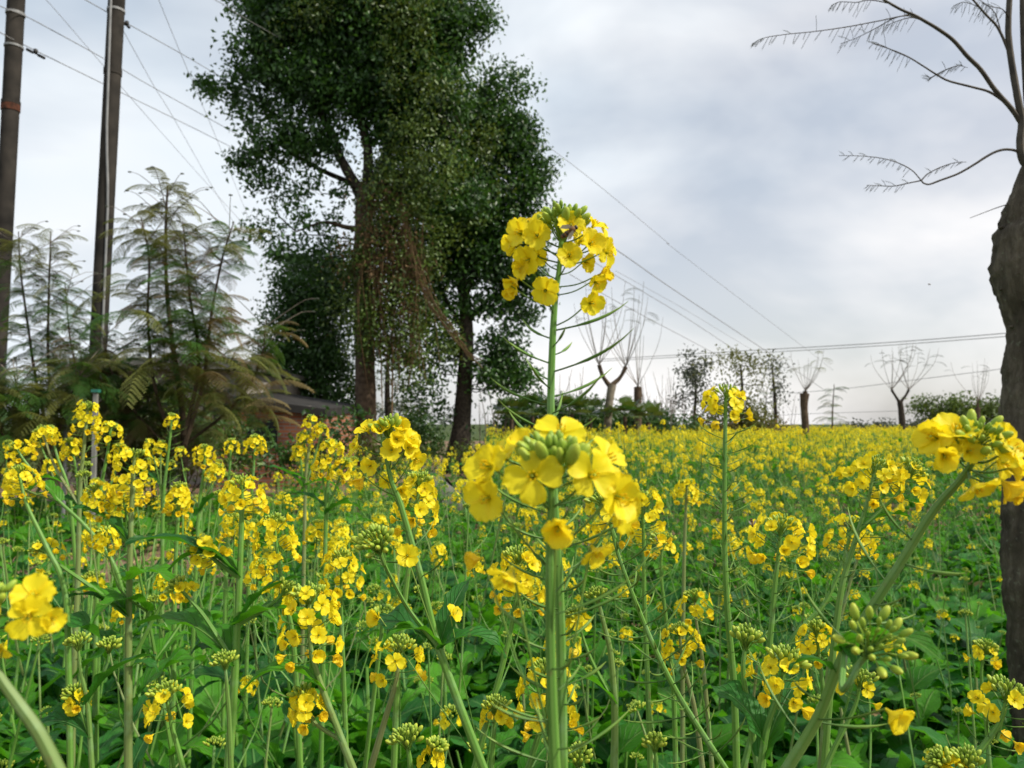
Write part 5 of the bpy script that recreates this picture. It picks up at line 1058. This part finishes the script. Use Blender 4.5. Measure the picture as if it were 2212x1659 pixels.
def young(h, seed, lod=1, buds=True):
    g = random.Random(seed); out_ = []; ll = 0 if lod == 1 else lod; n = 9
    for i in range(n):
        k = g.randrange(9); f = i / n; q = np.array([0, 0, .02 + h * .45 * f]); s = (1.25 - .5 * f) * h / .45
        out_.append(('leaf', LEAF['big', ll][k], M4(rotz(i * 2.4 + g.uniform(-.3, .3)), q, s * g.uniform(.85, 1.1)), ('L', 'big', k, ll)))
    mb = MB(); tube(mb, [[0, 0, -.02], [0.005, 0, h * .5], [0, 0.005, h * .8]], [.006, .003], 6 if lod == 1 else 3, 'stem', g.random(), False); out_.append(('stem', mb.fin(), np.eye(4), None))
    for i in range(2):
        az = g.uniform(0, 6.28); D = np.array([math.cos(az), math.sin(az), 0]); hh = h * g.uniform(1.05, 1.55); B = smooth_path([[0, 0, h * .3], D * h * .18 + [0, 0, h * .6], D * h * g.uniform(.22, .4) + [0, 0, hh]], 8)
        mb = MB(); tube(mb, B, [.0036, .0018], 6 if lod == 1 else 3, 'stem', g.random(), False); out_.append(('branch', mb.fin(), np.eye(4), None)); kk = g.choice(['buds', 'buds', 'few']); ii = g.randrange(3)
        out_.append(('flower_head', HM[(kk, lod)][ii], M4(frame(B[-1] - B[-3], spin=g.uniform(0, 6)), B[-1], .85), ('H', kk, ii, lod)))
        k = g.randrange(7); out_.append(('leaf', LEAF['clasp', ll][k], M4(rotz(az - math.pi / 2), B[4], g.uniform(.6, 1.0)), ('L', 'clasp', k, ll)))
    if buds: out_.append(('flower_head', HM[('buds', lod)][seed % 3], M4(np.eye(3), (0, 0.005, h * .82)), ('H', 'buds', seed % 3, lod)))
    return out_
SPEC = [(1.22, 5, ('bunch', 'small', 'few', 'buds')), (1.3, 6, ('full', 'small', 'half', 'buds')), (1.1, 5, ('half', 'few', 'buds', 'buds')), (1.25, 5, ('wide', 'small', 'buds')), (1.15, 5, ('bunch', 'full', 'buds')), (1.2, 4, ('small', 'few', 'buds'))]
def build_proto(lst, name='rapeseed_plant'):
    r = bpy.data.objects.new(name, None); r.empty_display_size = .1
    ch = []
    for nm, t, M_, key in lst:
        o = bpy.data.objects.new(nm, cm(key, t, nm) if key else t.mesh(nm)); o.parent = r; o.matrix_local = Matrix(M_.tolist()); ch.append(o)
    return r, ch
PR = [build_proto(proto(h, 200 + i, nb, ks, 1, i % 3 == 1)) for i, (h, nb, ks) in enumerate(SPEC)]
PH_ = [h for h, _, _ in SPEC]
YO = [build_proto(young(.46, 300 + i, 1, i % 2 == 0)) for i in range(4)]
def place(pr, x, y, s, rz, tilt, label, group):
    r0, ch = pr; r = r0.copy(); COL.objects.link(r); r.location = (x, y, 0.02); r.scale = (s,) * 3; r.rotation_euler = (tilt[0], tilt[1], rz)
    r['label'] = label; r['category'] = 'plant'; r['group'] = group
    for c in ch: d = c.copy(); COL.objects.link(d); d.parent = r
    return r
def wanted(px, y, g):
    """what the photo shows growing at photo column px and distance y: (height, kind) or None"""
    if y < 1.25: return None
    if px < 620:
        if y > 8.2: return (g.uniform(.35, .55), 'young') if y < 12 else None
        if y > 3.8: return (g.uniform(.4, .7), 'young') if g.random() < (.12 if y > 5.5 else .45) else None
        return (g.uniform(1.0, 1.30), 'tall') if y > 1.5 and g.random() < .26 else (g.uniform(.5, .85), 'young')
    if px < 1060:
        if y > 13: return None
        if y > 5.0: return (g.uniform(.7, 1.12), 'tall') if g.random() < .42 else (.5, 'young')
        return (g.uniform(.8, 1.2), 'tall') if y > 1.5 and g.random() < .42 else (g.uniform(.5, .8), 'young')
    if px < 1880:
        if y < 3.6: return (g.uniform(.7, .98) if g.random() < .8 else g.uniform(1.0, 1.1), 'tall') if y > 1.9 and g.random() < .48 else (g.uniform(.45, .72), 'young')
        if y < 5.5: return (g.uniform(.85, 1.05), 'tall') if g.random() < .9 else (.55, 'young')
        return (min(1.36, g.gauss(1.08, .10) + (.05 if y > 12 else 0)), 'tall')
    if y < 4.9: return (g.uniform(.38, .62), 'young') if g.random() < .93 else (g.uniform(.7, .85), 'tall')
    if y < 6.5: return (g.uniform(.75, 1.0), 'tall') if g.random() < .85 else (.55, 'young')
    return (min(1.36, g.gauss(1.08, .10) + (.05 if y > 12 else 0)), 'tall')
# jittered grid, nearest first
cells = []
y = 1.3
while y < 62:
    st = .27 if y < 6 else (.33 if y < 14 else .42 if y < 30 else .6)
    hw = y * .72 + .6; n = int(2 * hw / st)
    for i in range(n):
        x = -hw + (i + .5) * st + gp.uniform(-.45, .45) * st; yy = y + gp.uniform(-.45, .45) * st
        cells.append((x, yy))
    y += st
cells = [(x, y_) for x, y_ in cells if -8.5 < x and not (2.05 < y_ < 3.1 and x > (2150 - CXV) / FPX * y_ - .02 and x < (2350 - CXV) / FPX * y_)]
cells.sort(key=lambda c: c[1])
LB = {('tall', 0): ('flowering rapeseed standing among the taller plants before the dark thicket', 'flowering rapeseed on the left of the field'),
      ('tall', 1): ('flowering rapeseed in the middle of the field between the trunks and the near stalks', 'flowering rapeseed in the middle of the field'),
      ('tall', 2): ('flowering rapeseed where the yellow carpet of the wide field begins', 'flowering rapeseed at the front of the yellow carpet'),
      ('young', 0): ('low leafy rapeseed plant on the bare brown soil side of the field', 'leafy rapeseed plants on the left'),
      ('young', 1): ('leafy green rapeseed plant growing below the flowering stalks', 'leafy rapeseed plants among the stalks'),
      ('young', 2): ('broad leaved green rapeseed plant in the flowerless patch by the right trunk', 'leafy rapeseed plants by the right trunk')}
n_ind = N_HERO; LIM = 285; inds = []; stuff = []; gq = random.Random(3)
for x, y_ in cells:
    px = CXV + x / y_ * FPX; w = wanted(px, y_, gq)
    if not w: continue
    h, kd = w; seen = -160 < px < 2370
    if n_ind < LIM and seen and (y_ > 1.6 or kd == 'tall' or gq.random() < .8):
        z = 0 if px < 620 else 1 if px < 1250 else 2
        if kd == 'tall': k = gq.randrange(len(PR)); s = h / PH_[k]; pr = PR[k]
        else: pr = YO[gq.randrange(4)]; s = h / .46; s = min(s, 1.7)
        if kd == 'young' and z == 2 and px < 1850: z = 1
        inds.append((place(pr, x, y_, s, gq.uniform(0, 6.28), (gq.uniform(-.2, .2), gq.uniform(-.2, .2)), *LB[kd, z]), px, y_, kd, k if kd == 'tall' else YO.index(pr))); n_ind += 1
    else: stuff.append((x, y_, h, kd, px))
LM = [(20, 'below the edge pole'), (120, 'under the bare feathery sapling'), (217, 'below the conduit pole'), (300, 'near the pale-ribbed stalk'), (371, 'below the lone round head'), (450, 'under the brown fronds'), (520, 'by the straight thick stalk'), (620, 'below the brick wall'), (700, 'left of the tallest trunk'), (790, 'below the tallest trunk'),
      (870, 'by the elbow stem'), (940, 'below the grey boulder'), (1005, 'below the second trunk'), (1100, 'left of the nearest stem'), (1210, 'behind the nearest stem'), (1312, 'below the pale pollard'), (1385, 'below the cut trunk'), (1480, 'below the ragged dark tree'), (1570, 'by the second tallest stalk'), (1660, 'by the rounded head'),
      (1740, 'below the stubby trunk'), (1840, 'behind the slanting right stem'), (1948, 'below the forked pollard'), (2050, 'below the far hedge'), (2150, 'beside the right trunk'), (2300, 'just beyond the right trunk'), (-100, 'left of the edge pole')]
TR = ['with densely bunched flower heads', 'with a long podded stalk', 'with half opened heads', 'with wide loose heads', 'with thick clustered heads', 'with small sparse heads']
seen_ = {}
for o, px, y_, kd, k in inds:
    tr = TR[k] if kd == 'tall' else ('leafy with slim budding stalks' if k % 2 == 0 else 'broad leaved with few blooms')
    dp = 'closest row' if y_ < 1.8 else 'front rows' if y_ < 2.5 else 'middle rows' if y_ < 3.4 else 'back rows'
    seen_.setdefault((tr, dp, min(LM, key=lambda q: abs(q[0] - px))[1]), []).append((px, o))
OR_ = ['leftmost', 'second from left', 'third from left', 'fourth from left', 'fifth from left', 'sixth from left']
for (tr, dp, lm), v in seen_.items():
    v.sort(key=lambda q: q[0])
    for i, (_, o) in enumerate(v): o['label'] = f"rapeseed {tr}, {dp}, {lm}" + ('' if len(v) == 1 else ', ' + OR_[min(i, 5)])
# beyond: merged masses with simpler plants
def merged(lst):
    mb = MB()
    for nm, t, M_, key in lst: mb.add(t, M_)
    return mb.fin()
def light_head(g, n=13, R=.027):
    mb = MB()
    for i in range(n):
        az = i * GA; f = (i + .5) / n; p = np.array([math.cos(az) * R * (.35 + .65 * f), math.sin(az) * R * (.35 + .65 * f), -.045 * f + .01])
        d = np.array([math.cos(az), math.sin(az), .6 - f]); R3 = frame(d, spin=g.uniform(0, 6)); s = .0080
        V = np.array([[-1, 0, .25], [0, -1, .25], [1, 0, .25], [0, 1, .25], [0, 0, 0]]) * s * g.uniform(.9, 1.25); mb.faces(V @ R3.T + p, [(0, 1, 4), (1, 2, 4), (2, 3, 4), (3, 0, 4)], 'petal', np.tile([.5, .6, f * .5 * g.random()], (5, 1)))
    sphere(mb, (0, 0, .008), (.011, .011, .008), 'bud', 6, 3, .6); return mb.fin()
LH = [light_head(gp) for _ in range(4)]
def far_plant(seed, h=1.15, nb=5, leaves=9, nhead=None):
    g = random.Random(seed); mb = MB(); tube(mb, [[0, 0, 0], [g.uniform(-.03, .03), 0, h * .5], [0, 0, h]], [.007, .003], 3, 'stem', 0, False); mb.add(LH[g.randrange(4)], M4(np.eye(3), (0, 0, h), 1.05))
    for i in range(nb):
        az = i * 2.4; rr = .05 + .11 * g.random(); z = h * g.uniform(.80, .99); p = np.array([math.cos(az) * rr, math.sin(az) * rr, z]); tube(mb, [[0, 0, h * .62], p], [.003, .002], 3, 'stem', 0, False)
        mb.add(LH[g.randrange(4)], M4(frame([math.cos(az) * .4, math.sin(az) * .4, 1]), p, g.uniform(.7, 1.05)))
    for i in range(leaves):
        k = g.randrange(8); f = .2 + .68 * i / leaves; mb.add(LEAF['mid' if i > 2 else 'big', 2][k], M4(rotz(i * 2.4 + g.random()), (0, 0, f * h), g.uniform(.9, 1.3)))
    return mb.fin()
def top_plant(seed, h=1.15, nb=5):
    g = random.Random(seed); mb = MB(); m_ = MIDX['petal']
    for i in range(nb):
        az = i * 2.4; rr = .02 + .15 * g.random(); z = h * g.uniform(.84, 1.0); p = np.array([math.cos(az) * rr, math.sin(az) * rr, z])
        for q in range(7):
            R3 = frame(np.array([g.uniform(-1, 1), g.uniform(-1, 1), g.uniform(-.2, 1)])); V = np.array([[-1, 0, 0], [0, -1, 0], [1, 0, .3], [0, 1, .3]]) * g.uniform(.011, .018); mb.faces(V @ R3.T + p + np.array([g.uniform(-.025, .025), g.uniform(-.025, .025), g.uniform(-.03, .02)]), [(0, 1, 2, 3)], 'petal', np.tile([.5, .6, .4 * g.random()], (4, 1)))
        tube(mb, [[p[0] * .3, p[1] * .3, z * .6], p], .004, 3, 'stem', 0, False)
    for i in range(6):
        k = g.randrange(8); f = .35 + .5 * i / 6; mb.add(LEAF['mid', 2][k], M4(rotz(i * 2.4 + g.random()), (0, 0, f * h), g.uniform(1, 1.5)))
    return mb.fin()
NEARP = [merged(proto(h, 400 + i, nb, ks, .7, False, 2)) for i, (h, nb, ks) in enumerate(SPEC)]; NEARY = [merged(young(.46, 500 + i, 2, i % 2 == 0)) for i in range(4)]
FARP = [far_plant(600 + i) for i in range(6)]; TOPP = [top_plant(700 + i) for i in range(6)]
bins = {}
for x, y_, h, kd, px in stuff:
    if kd == 'young': key = ('Y', gq.randrange(2) if y_ < 5 else 2 + gq.randrange(2)); s = min(h / .46, 1.7)
    elif y_ < 9: k = gq.randrange(6); key = ('N', k); s = h / PH_[k]
    elif y_ < 24: key = ('F', gq.randrange(6)); s = h / 1.15
    else: key = ('T', gq.randrange(6)); s = h / 1.15
    a = gq.uniform(0, 6.28); R = rotz(a) @ frame([gq.uniform(-.1, .1), gq.uniform(-.1, .1), 1]); bins.setdefault(key, []).append(M4(R, (x, y_, .02), s))
fm = MB(); ym = MB()
for (kd, i), Ms in bins.items():
    src = {'Y': NEARY, 'N': NEARP, 'F': FARP, 'T': TOPP}[kd][i]; (ym if kd == 'Y' else fm).many(src, np.array(Ms))
single('rapeseed_field', fm, (0, 20, 0), 'dense yellow carpet of rapeseed stretching to the far tree line', 'crop field', None, 'stuff')
# leafy ground layer filling under the near plants, plus dry litter on the bare soil
g5 = np.random.default_rng(55); N = 6000; yy = 1.0 + 7.0 * g5.random(N) ** .8; xx = (g5.random(N) * 2 - 1) * (yy * .72 + .3); pxs = CXV + xx / yy * FPX
keep = (pxs > 560) | (yy < 3.6) | (g5.random(N) < .12); xx, yy = xx[keep], yy[keep]
for j in range(9):
    ii = np.arange(j, len(xx), 9); Ms = []
    for q in ii:
        s = g5.uniform(.7, 1.15); z = g5.uniform(.02, .38) if yy[q] > 1.5 else g5.uniform(.02, .3); Ms.append(M4(rotz(g5.uniform(0, 6.28)), (xx[q], yy[q], z), s))
    ym.many(LEAF['big', 1][j], np.array(Ms), g5.random(len(Ms)))
single('rapeseed_undergrowth', ym, (0, 5, 0), 'mass of low rapeseed leaves covering the soil under the stalks', 'undergrowth', None, 'stuff')
yt = leaf_t(random.Random(4), .15, .075, 'lobed', 1, 'leaf_dry', 30, 90); yl = 1.6 + 5 * g5.random(150); xl = (g5.random(150) * 2 - 1) * yl * .68; 
lm = MB(); lm.many(yt, np.array([M4(rotz(g5.uniform(0, 6.28)), (xl[i], yl[i], g5.uniform(.08, .36)), g5.uniform(.5, 1.0)) for i in range(150)]), g5.random(150)); t = leaf_t(random.Random(2), .06, .03, 'clasp', 2, 'leaf_dry', 10, 30)
N = 900; yy = g5.uniform(3, 10, N); xx = -(g5.random(N) * (yy * .72)); lm.many(t, np.array([M4(randrot(1, g5)[0] @ np.eye(3), (xx[i], yy[i], .07), g5.uniform(.5, 1.4)) for i in range(N)]))
single('leaf_litter', lm, (0, 6, 0), 'dry leaf litter scattered on the bare brown soil', 'litter', None, 'stuff')
